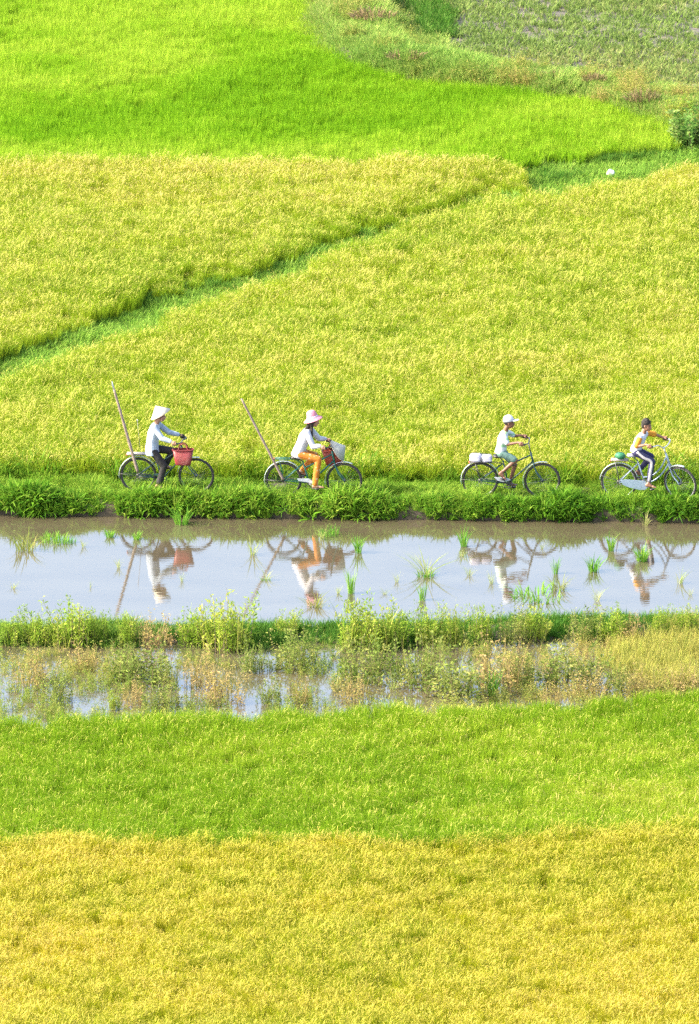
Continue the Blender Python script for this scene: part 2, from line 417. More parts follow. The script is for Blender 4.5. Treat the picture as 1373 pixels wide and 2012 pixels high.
protos('rice_green', 6, lambda g: tile(lambda g: [blades(30, 0.46, 0.009, 0.08, 0.28, g, 0.25)], g, 4, 0.116), [M['rice_green']])
protos('rice_green2', 6, lambda g: tile(lambda g: [blades(30, 0.48, 0.008, 0.08, 0.28, g, 0.25), panicles(1, 0.38, 0.08, g, 0.007)], g, 4, 0.116), [M['rice_green2'], M['rice_grain']])
protos('rice_yellow', 7, lambda g: tile(lambda g: [blades(28, 0.54, 0.0085, 0.08, 0.28, g, 0.25), panicles(4, 0.43, 0.09, g, 0.008)], g, 4, 0.116), [M['rice_yellow'], M['rice_grain']])
protos('rice_gold', 7, lambda g: tile(lambda g: [blades(28, 0.50, 0.0075, 0.08, 0.28, g, 0.25), panicles(5, 0.40, 0.09, g, 0.007)], g, 4, 0.108), [M['rice_gold'], M['gold_grain']])
protos('rice_clump', 6, lambda g: [blades(34, 0.64, 0.011, 0.11, 0.5, g, 0.5), panicles(5, 0.50, 0.13, g)], [M['rice_yellow'], M['rice_grain']])
protos('grass', 6, lambda g: [blades(30, 0.17, 0.010, 0.09, 0.9, g, 0.6, 0.5)], [M['grass']])
protos('long_grass', 7, lambda g: [blades(16, 0.34, 0.028, 0.07, 0.9, g, 1.1, 0.65)], [M['grass']])
protos('levee_grass', 6, lambda g: [blades(34, 0.30, 0.014, 0.14, 0.8, g, 0.7, 0.6)], [M['levee_grass']])
protos('ditch_grass', 5, lambda g: [blades(34, 0.22, 0.012, 0.13, 0.9, g, 0.7, 0.5)], [M['ditch_grass']])
protos('sprout', 5, lambda g: [blades(16, 0.18, 0.018, 0.10, 1.0, g, 0.6, 0.5)], [M['sprout']])
protos('sedge', 5, lambda g: [blades(40, 0.50, 0.009, 0.12, 0.45, g, 0.4, 0.5)], [M['sedge']])
def stalks(n, h, spread, leaf, g):
    V = []; F = []; B = []
    for i in range(n):
        a = g.random() * 6.283; r = spread * math.sqrt(g.random()); p0 = np.array([r * math.cos(a), r * math.sin(a), 0.0]); d = np.array([g.normal(0, 0.25), g.normal(0, 0.25), 1.0]); H = h * (0.35 + 0.75 * g.random()); v0 = g.random()
        b = len(V); w = np.array([0.002, 0.0, 0.0]); V += [tuple(p0 - w), tuple(p0 + w), tuple(p0 + d * H)]; F.append((b, b + 1, b + 2)); B += [v0] * 3
        for q in range(22):
            t = 0.2 + 0.8 * g.random(); p = p0 + d * H * t + g.normal(0, 0.02, 3); e = g.normal(0, 1, 3); e[2] = abs(e[2]); e /= np.linalg.norm(e); o_ = np.cross(e, g.normal(0, 1, 3)); o_ /= np.linalg.norm(o_) + 1e-9
            L_ = leaf * (0.6 + 0.8 * g.random()); b = len(V); V += [tuple(p), tuple(p + e * L_ * .5 - o_ * L_ * .2), tuple(p + e * L_), tuple(p + e * L_ * .5 + o_ * L_ * .2)]; F.append((b, b + 1, b + 2, b + 3)); B += [0.7 * v0 + 0.3 * g.random()] * 4
    return V, F, B
protos('leafy_weed', 6, lambda g: [stalks(10, 0.45, 0.12, 0.034, g), blades(8, 0.34, 0.008, 0.10, 0.5, g, 0.4, 0.6)], [M['weed_mix'], M['sedge']])
protos('weed_grass', 5, lambda g: [blades(30, 0.36, 0.012, 0.10, 0.6, g, 0.7, 0.5)], [M['weed_grass']])

def scatter(name, pts, key, tint, scl, label, cat, tilt=0.10, lean=(0, 0)):
    """one plant cover: many tufts of a kind standing on points (uncountable stuff)"""
    n = len(pts); coll, k = PROTO[key]
    me = bpy.data.meshes.new(name); me.vertices.add(n); me.vertices.foreach_set('co', np.asarray(pts, np.float32).ravel())
    rot = np.stack([rng.normal(lean[0], tilt, n), rng.normal(lean[1], tilt, n), rng.random(n) * 6.283], -1)
    # tilt is applied after the spin about z, so that the lean keeps its direction
    def at(nm, ty, data, field):
        a = me.attributes.new(nm, ty, 'POINT'); a.data.foreach_set(field, np.ascontiguousarray(data).ravel())
    at('rot', 'FLOAT_VECTOR', rot.astype(np.float32), 'vector')
    at('scl', 'FLOAT_VECTOR', np.broadcast_to(np.asarray(scl, np.float32).reshape(n, -1), (n, 3)).astype(np.float32), 'vector')
    at('idx', 'INT', rng.integers(0, k, n).astype(np.int32), 'value')
    at('tint', 'FLOAT', np.clip(tint, 0, 1).astype(np.float32), 'value')
    o = bpy.data.objects.new(name, me); COL.objects.link(o)
    ng = bpy.data.node_groups.new('cover_' + name, 'GeometryNodeTree')
    ng.interface.new_socket('Geometry', in_out='INPUT', socket_type='NodeSocketGeometry')
    ng.interface.new_socket('Geometry', in_out='OUTPUT', socket_type='NodeSocketGeometry')
    N = ng.nodes; L = ng.links
    gi = N.new('NodeGroupInput'); go = N.new('NodeGroupOutput'); ip = N.new('GeometryNodeInstanceOnPoints')
    ci = N.new('GeometryNodeCollectionInfo'); ci.inputs['Collection'].default_value = coll
    ci.inputs['Separate Children'].default_value = True; ci.inputs['Reset Children'].default_value = True
    def na(nm, ty):
        q = N.new('GeometryNodeInputNamedAttribute'); q.data_type = ty; q.inputs['Name'].default_value = nm; return q.outputs['Attribute']
    er = N.new('FunctionNodeEulerToRotation'); L.new(na('rot', 'FLOAT_VECTOR'), er.inputs[0])
    L.new(gi.outputs[0], ip.inputs['Points']); L.new(ci.outputs[0], ip.inputs['Instance'])
    ip.inputs['Pick Instance'].default_value = True; L.new(na('idx', 'INT'), ip.inputs['Instance Index'])
    L.new(er.outputs[0], ip.inputs['Rotation']); L.new(na('scl', 'FLOAT_VECTOR'), ip.inputs['Scale'])
    L.new(ip.outputs[0], go.inputs[0])
    md = o.modifiers.new('cover', 'NODES'); md.node_group = ng
    return tag(o, label, cat, kind='stuff')

def fill(poly, spacing, wob=0.25, seed=1):
    """jittered points inside a world polygon"""
    p = np.array(poly); a, b = p.min(0), p.max(0)
    gx, gy = np.meshgrid(np.arange(a[0], b[0], spacing), np.arange(a[1], b[1], spacing))
    x = gx.ravel() + rng.uniform(-.4, .4, gx.size) * spacing; y = gy.ravel() + rng.uniform(-.4, .4, gx.size) * spacing
    wx_ = x + wob * 2 * (vnoise(x, y, 1.1, seed) - .5); wy_ = y + wob * 2 * (vnoise(x, y, 0.9, seed + 5) - .5)
    k = inpoly(wx_, wy_, [tuple(q) for q in poly])
    # keep what the camera, or one a few steps aside, can see
    dx = x - CAM[0]; dy = y - CAM[1]; hw = dy * 1.03 * (CU / FPX) + 2.6
    k &= np.abs(dx) < hw
    return x[k], y[k]

def fld(points, zb, zt):
    return [tuple(world(u, v, zt if pl == 't' else zb)[:2]) for u, v, pl in points]

def ftint(x, y, seed, lo=0.0, hi=1.0, amp=(0.35, 0.35, 0.3)):
    n = amp[0] * vnoise(x * 0.45, y * 0.5, 2.6, seed) + amp[1] * vnoise(x * 0.4, y * 0.7, 0.9, seed + 1) + amp[2] * rng.random(len(x))
    n = (n - 0.5) * 1.5 + 0.5
    return lo + (hi - lo) * n

def fsize(x, y, seed, base=1.0, a=0.32):
    return base * (1 - a / 2 + a * vnoise(x, y * 0.7, 1.6, seed) + rng.normal(0, 0.045, len(x)) + 0.10 * (vnoise(x, y, 0.5, seed + 3) - .5))

A_POLY = fld([(-500, 302, 't'), (600, 304, 't'), (960, 304, 't'), (1040, 335, 'b'), (1180, 325, 'b'), (1320, 306, 'b'), (1345, 300, 'b'), (1338, 250, 'b'), (1325, 232, 'b'), (1230, 220, 'b'),
              (1100, 212, 'b'), (980, 203, 'b'), (850, 185, 'b'), (735, 158, 'b'), (665, 115, 'b'), (638, 50, 'b'), (612, 0, 'b'), (585, -80, 'b'), (-500, -80, 'b')], SOIL_B, SOIL_B + 0.44)
B_POLY = fld([(-500, 302, 't'), (600, 304, 't'), (960, 304, 't'), (1030, 326, 't'), (1058, 374, 'b'), (1000, 396, 'b'), (900, 414, 'b'), (790, 452, 'b'), (650, 492, 'b'), (560, 524, 'b'), (480, 555, 'b'), (340, 590, 'b'),
              (290, 607, 'b'), (180, 656, 'b'), (100, 690, 'b'), (0, 728, 'b'), (-500, 930, 'b')], SOIL_B, SOIL_B + 0.49)
C_POLY = fld([(-500, 956, 't'), (0, 745, 't'), (130, 691, 't'), (280, 629, 't'), (340, 602, 't'), (400, 580, 't'), (460, 557, 't'), (500, 560, 't'), (600, 524, 't'), (640, 490, 't'), (700, 460, 't'), (800, 430, 't'), (930, 394, 't'), (1040, 374, 't'), (1080, 376, 't'), (1190, 350, 't'),
              (1280, 332, 't'), (1373, 306, 't'), (1800, 240, 't')], SOIL_B, SOIL_B + 0.49) + [(14.0, float(path_y(14)) + 1.55), (-14.0, float(path_y(-14)) + 1.55)]
K_POLY = fld([(-500, 1414, 't'), (0, 1400, 't'), (300, 1389, 't'), (700, 1380, 't'), (900, 1381, 't'), (1100, 1367, 't'), (1373, 1355, 't'), (1800, 1340, 't'),
              (1800, 1640, 'b'), (1373, 1662, 'b'), (1100, 1678, 'b'), (850, 1692, 'b'), (500, 1688, 'b'), (0, 1694, 'b'), (-500, 1700, 'b')], SOIL_F, SOIL_F + 0.44)
L_POLY = fld([(-500, 1642, 't'), (0, 1637, 't'), (500, 1632, 't'), (850, 1638, 't'), (1100, 1622, 't'), (1373, 1606, 't'), (1800, 1580, 't'), (1800, 2330, 't'), (-500, 2330, 't')], SOIL_F, SOIL_F + 0.44)

def rice(name, poly, key, sp, zb, seed, label, lo, hi, base, extra=None, lean=(0.0, 0.0), wob=0.22):
    x, y = fill(poly, sp * 2.4, wob, seed)
    t = ftint(x, y, seed, lo, hi, (0.45, 0.4, 0.15)); s = fsize(x, y, seed + 9, base)
    if extra: t, s = extra(x, y, t, s)
    return scatter(name, np.stack([x, y, np.full_like(x, zb)], -1), key, t, s, label, 'rice field', 0.09, lean)

def c_extra(x, y, t, s):
    # riper towards the far right corner, greener next to the footpath
    c = world(1330, 330, 0.4); d = np.hypot((x - c[0]) / 4.0, (y - c[1]) / 5.0)
    t = t + 0.9 * np.exp(-d * d)
    e = y - (path_y(x) + 1.35); t = t - 0.45 * np.exp(-e / 0.8)
    return t, s * (1 - 0.12 * np.exp(-e / 0.6))
def b_extra(x, y, t, s):
    # thinner and greener growth along the ditch
    e = np.array(B_POLY[4:]); px_ = np.interp(x, e[::-1, 0], e[::-1, 1]); d = np.clip(y - px_, 0, None)
    return t - 0.35 * np.exp(-d / 0.7), s * (1 - 0.30 * np.exp(-d / 0.6) * (0.4 + vnoise(x, y, 0.9, 67)))
rice('green_rice_field', A_POLY, 'rice_green', 0.165, SOIL_B, 11, 'bright green young rice covering the far field at the top left', -0.55, 1.4, 0.98)
rice('yellow_rice_field', B_POLY, 'rice_yellow', 0.165, SOIL_B, 13, 'yellow ripening rice between the far green field and the diagonal grassy ditch', -0.1, 1.3, 0.98, b_extra)
rice('ripening_rice_field', C_POLY, 'rice_yellow', 0.165, SOIL_B, 17, 'broad yellow-green rice field right behind the cyclists', -0.4, 1.05, 0.98, c_extra)
rice('near_green_rice_field', K_POLY, 'rice_green2', 0.15, SOIL_F, 19, 'green rice band in front of the weedy water', -0.55, 1.35, 0.92, wob=0.1)
rice('golden_rice_field', L_POLY, 'rice_gold', 0.145, SOIL_F, 23, 'golden yellow rice filling the bottom of the picture', -0.6, 1.2, 0.95, wob=0.1)

# grass on the footpath
N_ = 15000; gx = rng.uniform(-12, 12, N_); go_ = rng.uniform(-0.66, 1.75, N_)
d = np.abs(go_ - 0.05 - 0.08 * (vnoise(gx, gx * 0, 1.7, 40) - .5)); d2 = np.abs(go_ - 0.62)
keep = rng.random(N_) < np.where(d < 0.10, 0.7, 1.0) * np.where(d2 < 0.08, 0.6, 1.0) * (0.7 + 0.9 * vnoise(gx, go_, 0.4, 39)) * np.where(go_ < -0.42, 0.45, 1.0)
gx, go_, d = gx[keep], go_[keep], d[keep]
gz = np.interp(go_, [p[0] for p in PROFILE], [p[1] for p in PROFILE]); gz = np.maximum(gz, SOIL_B)
gs = np.where(d < 0.13, 0.75, np.where((go_ < -0.06) & (go_ > -0.45), 1.2, 0.95)) * (0.45 + 1.0 * vnoise(gx, go_, 0.45, 41)) * rng.uniform(0.7, 1.3, len(gx)) * (1 + 1.2 * np.clip((go_ - 0.95) / 0.5, 0, 1))
gt = ftint(gx, go_, 43, 0.15, 1.15, (0.5, 0.35, 0.3)) - 0.15 * np.clip((go_ - 0.95) / 0.5, 0, 1)
scatter('footpath_grass', np.stack([gx, path_y(gx) + go_, gz - 0.02], -1), 'grass', gt, gs, 'short green grass growing along the top of the footpath', 'grass', 0.22)
# longer leafy grass hanging over the bank towards the water
N_ = 6500; gx = rng.uniform(-12, 12, N_); go_ = rng.uniform(-0.75, -0.36, N_)
gz = np.interp(go_, [p[0] for p in PROFILE], [p[1] for p in PROFILE]); gz = np.where(go_ < -0.64, rng.uniform(-0.25, -0.04, len(gx)), gz)
dens = 0.6 * vnoise(gx, gz * 1.5, 0.42, 47) + 0.4 * vnoise(gx, gz, 0.17, 48); k = rng.random(len(gx)) < np.clip(2.9 * dens - 0.75, 0.1, 1)
gx, go_, gz, dens = gx[k], go_[k], gz[k], dens[k]
scatter('bank_grass', np.stack([gx, path_y(gx) + go_, gz], -1), 'long_grass', ftint(gx, gz, 49, -0.5, 1.3, (0.35, 0.4, 0.4)), 0.16 + 0.6 * vnoise(gx, gz, 0.35, 51) + 0.55 * vnoise(gx, gz, 1.0, 52) + rng.normal(0, .1, len(gx)),
        'long leafy green grass hanging over the bank above the water', 'grass', 0.35, (0.35, 0))
N_ = 1500; gx = rng.uniform(-11, 11, N_); go_ = 1.2 + 0.75 * rng.random(N_) ** 0.8 + 0.25 * (vnoise(gx, gx * 0, 0.8, 53) - .5)
scatter('rice_field_margin', np.stack([gx, path_y(gx) + go_, np.full_like(gx, SOIL_B)], -1), 'rice_clump', ftint(gx, go_, 55, -0.2, 0.6) + 0.3 * (go_ - 1.3), rng.uniform(0.45, 0.95, N_), 'greener shorter rice along the edge of the field behind the footpath', 'rice', 0.15)
# ditch between the two yellow fields and on to the right
D_POLY = fld([(-500, 900, 'b'), (0, 705, 'b'), (180, 640, 'b'), (300, 590, 'b'), (480, 540, 'b'), (650, 478, 'b'), (790, 440, 'b'), (1040, 350, 'b'), (1060, 320, 'b'), (1180, 314, 'b'), (1330, 290, 'b'), (1800, 200, 'b'),
              (1800, 330, 'b'), (1373, 350, 'b'), (1200, 400, 'b'), (1060, 430, 'b'), (930, 460, 'b'), (700, 530, 'b'), (400, 640, 'b'), (130, 750, 'b'), (0, 800, 'b'), (-500, 1010, 'b')], SOIL_B, 0)
x, y = fill(D_POLY, 0.16, 0.1, 61)
scatter('ditch_grass', np.stack([x, y, np.full_like(x, SOIL_B)], -1), 'ditch_grass', ftint(x, y, 63), 0.7 + 0.8 * vnoise(x, y, 1.2, 65) + rng.normal(0, .15, len(x)), 'low blue-green grass lining the diagonal ditch between the yellow fields', 'grass', 0.15)
# darker rank grass in clumps along the ditch, its tint also painting field-edge shade
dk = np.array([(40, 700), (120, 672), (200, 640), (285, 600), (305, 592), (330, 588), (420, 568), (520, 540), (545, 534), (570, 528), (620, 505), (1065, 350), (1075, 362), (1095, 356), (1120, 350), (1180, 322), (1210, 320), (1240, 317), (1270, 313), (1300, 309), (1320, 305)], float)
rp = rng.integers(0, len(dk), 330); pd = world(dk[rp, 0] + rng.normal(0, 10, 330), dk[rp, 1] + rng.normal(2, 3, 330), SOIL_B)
scatter('rank_grass_and_shade', pd, 'weed_grass', rng.uniform(-0.2, 0.5, 330), rng.uniform(0.5, 1.0, 330), 'dark green rank grass in clumps along the diagonal ditch, doubling as painted field-edge shade', 'grass', 0.2)
# levee cover
lv = catmull([(*c, 0) for c in LEV], 30); lx = np.array([p.x for p in lv]); ly = np.array([p.y for p in lv])
n = 26000; cl = np.concatenate([[0], np.cumsum(np.hypot(np.diff(lx), np.diff(ly)))]); off = rng.uniform(-2.2, 2.6, n) * LK
q = rng.uniform(0, cl[-1], n); bx0, by0 = np.interp(q, cl, lx), np.interp(q, cl, ly); tx, ty = np.interp(q + 0.2, cl, lx) - np.interp(q - 0.2, cl, lx), np.interp(q + 0.2, cl, ly) - np.interp(q - 0.2, cl, ly); ln = np.hypot(tx, ty) + 1e-9
x = bx0 - ty / ln * off; y = by0 + tx / ln * off
k = (np.abs(x) < 19) & ((off < 1.1) | (rng.random(n) < 0.6))
x, y, off = x[k], y[k], off[k]
z = np.interp(off / LK, [-2.0, -1.6, -1.1, -0.5, 0.3, 0.9, 1.3, 1.6], [-0.3, 0.0, 0.24, 0.34, 0.36, 0.28, 0.03, -0.3])
scatter('levee_grass', np.stack([x, y, np.maximum(z, SOIL_B) - 0.03], -1), 'levee_grass', ftint(x, y, 71, -0.1, 0.85, (0.45, 0.45, 0.2)), 0.45 + 0.65 * vnoise(x, y, 0.9, 73) + rng.normal(0, .15, len(x)), 'uneven grass with brown patches on the levee between green rice and tilled field', 'grass', 0.2)
# scrub among it: olive and brown leafy stalks in drifts
k = (0.5 * vnoise(x, y, 0.8, 74) + 0.5 * vnoise(x, y, 0.35, 75) > 0.62) & (rng.random(len(x)) < 0.45) & (z > 0.05)
scatter('levee_scrub', np.stack([x[k], y[k], z[k] - 0.02], -1), 'leafy_weed', ftint(x[k], y[k], 77, -0.2, 1.15), rng.uniform(0.5, 1.1, int(k.sum())), 'brown and olive scrub in drifts along the levee', 'scrub', 0.3)
# weeds tinted dark to paint the levee's shade where it meets the tilled field
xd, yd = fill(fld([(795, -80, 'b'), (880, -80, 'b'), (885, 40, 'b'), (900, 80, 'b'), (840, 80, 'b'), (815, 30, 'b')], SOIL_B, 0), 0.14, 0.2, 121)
scatter('levee_shade_weeds', np.stack([xd, yd, np.full_like(xd, -0.05)], -1), 'weed_grass', ftint(xd, yd, 123, -0.6, 0.1), rng.uniform(0.5, 1.1, len(xd)), 'weeds beside the levee at the top edge, tinted dark green as its painted shade', 'weeds', 0.2)
# sprouts on the tilled field
x, y = fill([tuple(p) for p in tp], 0.17, 0.3, 81)
c = vnoise(x * 0.7, y, 0.7, 83) * 0.5 + vnoise(x, y, 0.3, 84) * 0.5; gpos = (y - tp[:, 1].min()) / (tp[:, 1].max() - tp[:, 1].min())
k = rng.random(len(x)) < np.clip(2.4 * c + 0.05 - 0.45 * gpos, 0.25, 1); x, y = x[k], y[k]
scatter('field_sprouts', np.stack([x, y, np.full_like(x, -0.06)], -1), 'sprout', ftint(x, y, 85), rng.uniform(0.75, 1.5, len(x)), 'pale green sprouts and stubble scattered over the grey tilled field', 'sprouts', 0.2)
# weeds on the ridge in the water
rd = catmull([(*c, 0) for c in RIDGE], 40); rx = np.array([p.x for p in rd]); ry = np.array([p.y for p in rd])
n = 5200; x = rng.uniform(-11, 11, n); off = rng.uniform(-0.45, 1.1, n); y = np.interp(x, rx, ry) + off
k = rng.random(n) < np.clip(0.25 + 1.2 * vnoise(x, y, 0.9, 91), 0, 1) * np.where(np.abs(off - 0.35) < 0.5, 1, 0.45)
x, y, off = x[k], y[k], off[k]
scatter('ridge_weeds', np.stack([x, y, np.interp(off, [-0.55, -0.35, 0.1, 0.6, 1.0, 1.3], [-0.42, -0.29, -0.23, -0.22, -0.30, -0.42])], -1), 'weed_grass', ftint(x, y, 93, -0.3, 0.7, (0.6, 0.3, 0.2)), 0.34 + 0.6 * vnoise(x, y, 0.8, 95) + rng.normal(0, .1, len(x)),
        'dense dark green grass and weeds on the low ridge in the water', 'weeds', 0.2)
# straw-yellow sedge patch to the right
S_POLY = fld([(1195, 1330, 'b'), (1180, 1290, 'b'), (1240, 1255, 'b'), (1320, 1235, 'b'), (1600, 1220, 'b'), (1600, 1350, 'b'), (1373, 1358, 'b'), (1290, 1352, 'b')], WATER_Z, 0)
x, y = fill(S_POLY, 0.13, 0.25, 101); k = rng.random(len(x)) < 0.35 + 0.45 * vnoise(x, y, 0.7, 102); x, y = x[k], y[k]
scatter('sedge_patch', np.stack([x, y, np.full_like(x, WATER_Z - 0.05)], -1), 'sedge', ftint(x, y, 103), fsize(x, y, 105, 0.95, .4), 'straw yellow sedge standing in the water at the right edge', 'sedge', 0.15)
# leafy stalks tangled between the bushes in the near water
x, y = fill(fld([(-500, 1272, 'b'), (700, 1272, 'b'), (1000, 1268, 'b'), (1900, 1250, 'b'), (1900, 1400, 'b'), (-500, 1440, 'b')], WATER_Z, 0), 0.17, 0.3, 111)
c = vnoise(x, y * 0.8, 0.9, 113) * 0.6 + vnoise(x, y, 0.38, 114) * 0.4 + 0.10 * (x > 4.0); k = (c > 0.52) & (rng.random(len(x)) < 0.62); x, y = x[k], y[k]
scatter('water_weeds', np.stack([x, y, np.full_like(x, WATER_Z - 0.06)], -1), 'leafy_weed', ftint(x, y, 115, -0.5, 0.9, (0.5, 0.4, 0.2)), rng.uniform(0.35, 1.0, len(x)), 'tangled olive and straw weeds standing in the near water between the bushes', 'weeds', 0.2)

# ------------------------------------------------------------------ single water plants
def tuft_mesh(kind, i):
    g = np.random.default_rng(500 + i * 13 + len(kind))
    if kind == 'upright': return leafmesh('rice_tuft', [blades(34, 0.42, 0.013, 0.055, 0.45, g, 0.5, 0.5)], [M['tuft']])
    if kind == 'lush': return leafmesh('rice_tuft', [blades(60, 0.42, 0.017, 0.12, 0.8, g, 0.7, 0.5)], [M['tuft']])
    if kind == 'sprawl': return leafmesh('grass_tuft', [blades(30, 0.40, 0.010, 0.07, 1.6, g, 0.6, 0.6), blades(40, 0.14, 0.012, 0.11, 0.9, g, 0.5, 0.5)], [M['tuft_pale'], M['tuft']])
    if kind == 'pale': return leafmesh('grass_tuft', [blades(24, 0.40, 0.009, 0.05, 0.9, g, 0.5, 0.6)], [M['tuft_pale']])
    if kind == 'brown': return leafmesh('grass_tuft', [blades(50, 0.36, 0.011, 0.12, 1.0, g, 0.6, 0.6)], [M['tuft_brown']])
    if kind == 'mat': return leafmesh('grass_tuft', [blades(90, 0.22, 0.013, 0.26, 0.7, g, 0.6, 0.6)], [M['tuft']])
    if kind == 'dry': return leafmesh('dry_stalk', [blades(22, 0.36, 0.012, 0.06, 0.8, g, 0.2, 0.6), panicles(10, 0.26, 0.08, g, 0.02)], [M['dry'], M['dry']])

def plant(name, u, v, hpx, kind, label, cat, zb=WATER_Z, group=None, base=0.40, wide=1.0, i=[0]):
    i[0] += 1
    me = tuft_mesh(kind, i[0]); o = bpy.data.objects.new(name, me); COL.objects.link(o)
    p = world(u, v, zb); s_ = hpx / pxm(v) / base
    o.location = (p[0], p[1], zb - 0.03); o.scale = (s_ * wide, s_ * wide, s_); o.rotation_euler = (0, 0, random.random() * 6.28)
    return tag(o, label, cat, group)

G = 'tufts standing in the open water'
for u, v, h, kind, w, lab in [
    (357, 1029, 44, 'lush', 1.0, 'bright green leafy tuft at the foot of the bank below the red basket'),
    (48, 1082, 42, 'brown', 1.2, 'brown-tinged grass clump in the water at the far left'),
    (108, 1064, 26, 'mat', 0.8, 'low green grass patch just right of the brown-tinged clump'),
    (132, 1066, 18, 'mat', 0.7, 'small dark low weed patch at the left, between grass patch and pale sprig'),
    (164, 1075, 28, 'pale', 0.8, 'short pale sprig left of the first reflected wheel'),
    (216, 1056, 24, 'lush', 0.9, 'small green tuft touching the reflection of the first rear wheel'),
    (268, 1060, 24, 'lush', 0.8, 'small green tuft under the first cyclist, inside the wheel reflection'),
    (497, 1090, 44, 'pale', 1.0, 'pale wispy tuft just left of the second reflected wheel'),
    (522, 1140, 28, 'sprawl', 1.0, 'dense little tuft on the reflection of the second bamboo pole'),
    (645, 1051, 26, 'mat', 0.6, 'yellow-green grass mat under the second front wheel near the bank'),
    (632, 1060, 40, 'pale', 0.7, 'thin pale green tuft beside the yellow-green mat near the bank'),
    (704, 1086, 46, 'upright', 1.0, 'upright green rice tuft right of the second bicycle reflection'),
    (690, 1166, 62, 'upright', 0.7, 'tall narrow rice tuft below the reflected red basket of the second bicycle'),
    (664, 1166, 24, 'pale', 0.9, 'short pale tuft left of the tall narrow rice tuft'),
    (618, 1192, 34, 'brown', 1.3, 'olive grass clump at the reflected pink hat'),
    (836, 1132, 52, 'sprawl', 1.2, 'wide sprawling grass clump with long pale blades in mid water'),
    (780, 1144, 28, 'pale', 0.8, 'thin pale sprig left of the sprawling clump'),
    (830, 1179, 44, 'upright', 0.9, 'upright green tuft directly below the sprawling clump'),
    (756, 1168, 18, 'pale', 1.2, 'tiny sparse sprig right of the tall narrow rice tuft'),
    (911, 1074, 44, 'upright', 0.9, 'upright green tuft left of the third reflected wheel'),
    (906, 1094, 20, 'pale', 1.4, 'short pale tuft just below the upright one by the third wheel reflection'),
    (922, 1131, 24, 'pale', 1.2, 'sparse grey-green tuft under the third bicycle rear wheel reflection'),
    (966, 1147, 34, 'pale', 0.9, 'thin pale tuft left of the reflected white shirt of the third cyclist'),
    (1065, 1078, 24, 'pale', 0.8, 'small pale tuft inside the third front wheel reflection'),
    (1091, 1127, 40, 'upright', 0.9, 'green tuft right of the third bicycle reflection, above a brown one'),
    (1098, 1159, 38, 'brown', 1.0, 'brown-green clump right below a green tuft, beside the grass mat'),
    (1056, 1174, 26, 'mat', 1.5, 'flat wide green grass mat floating near the weedy ridge'),
    (1166, 1123, 40, 'lush', 0.8, 'leaning bushy green tuft between third and fourth reflections'),
    (1172, 1180, 40, 'pale', 1.0, 'pale brownish sprig below the leaning bushy tuft'),
    (1201, 1082, 42, 'upright', 1.0, 'upright tuft left of the fourth reflected wheel near the bank'),
    (1260, 1102, 42, 'lush', 0.8, 'dense green tuft in front of the fourth cyclist reflection'),
    (1335, 1146, 42, 'pale', 1.0, 'straw-tinged tuft under the fourth front wheel reflection at the right'),
    (1356, 1169, 22, 'pale', 0.8, 'short sprig near the right edge just above the ridge'),
    (178, 1154, 22, 'pale', 0.5, 'lone tiny green sprout in the open water at the left'),
    (233, 1116, 32, 'pale', 0.7, 'faint thin sprig left of the first bamboo pole reflection'),
    (357, 1142, 26, 'pale', 0.6, 'faint sprig at the reflected red basket of the first bicycle'),
    (26, 1156, 20, 'pale', 1.3, 'faint spreading sprig in the open water at the far left'),
    (1268, 1032, 40, 'pale', 0.8, 'pale grass tuft at the foot of the bank under the fourth bicycle')]:
    nm = {'upright': 'rice_tuft', 'lush': 'rice_tuft'}.get(kind, 'grass_tuft')
    plant(nm, u, v, h, kind, lab, 'grass tuft', group=G, wide=w, base={'mat': 0.2, 'brown': 0.33}.get(kind, 0.38))
plant('dry_stalk', 20, 1004, 26, 'dry', 'reddish dry weed on the bank at the far left', 'weed', -0.2, base=0.34)
plant('dry_stalk', 416, 1004, 30, 'dry', 'left of two straw-coloured seed stalks on the bank between first and second cyclist', 'weed', -0.2, base=0.34, wide=0.6)
plant('dry_stalk', 436, 1004, 32, 'dry', 'right of two straw-coloured seed stalks on the bank between first and second cyclist', 'weed', -0.2, base=0.34, wide=0.6)

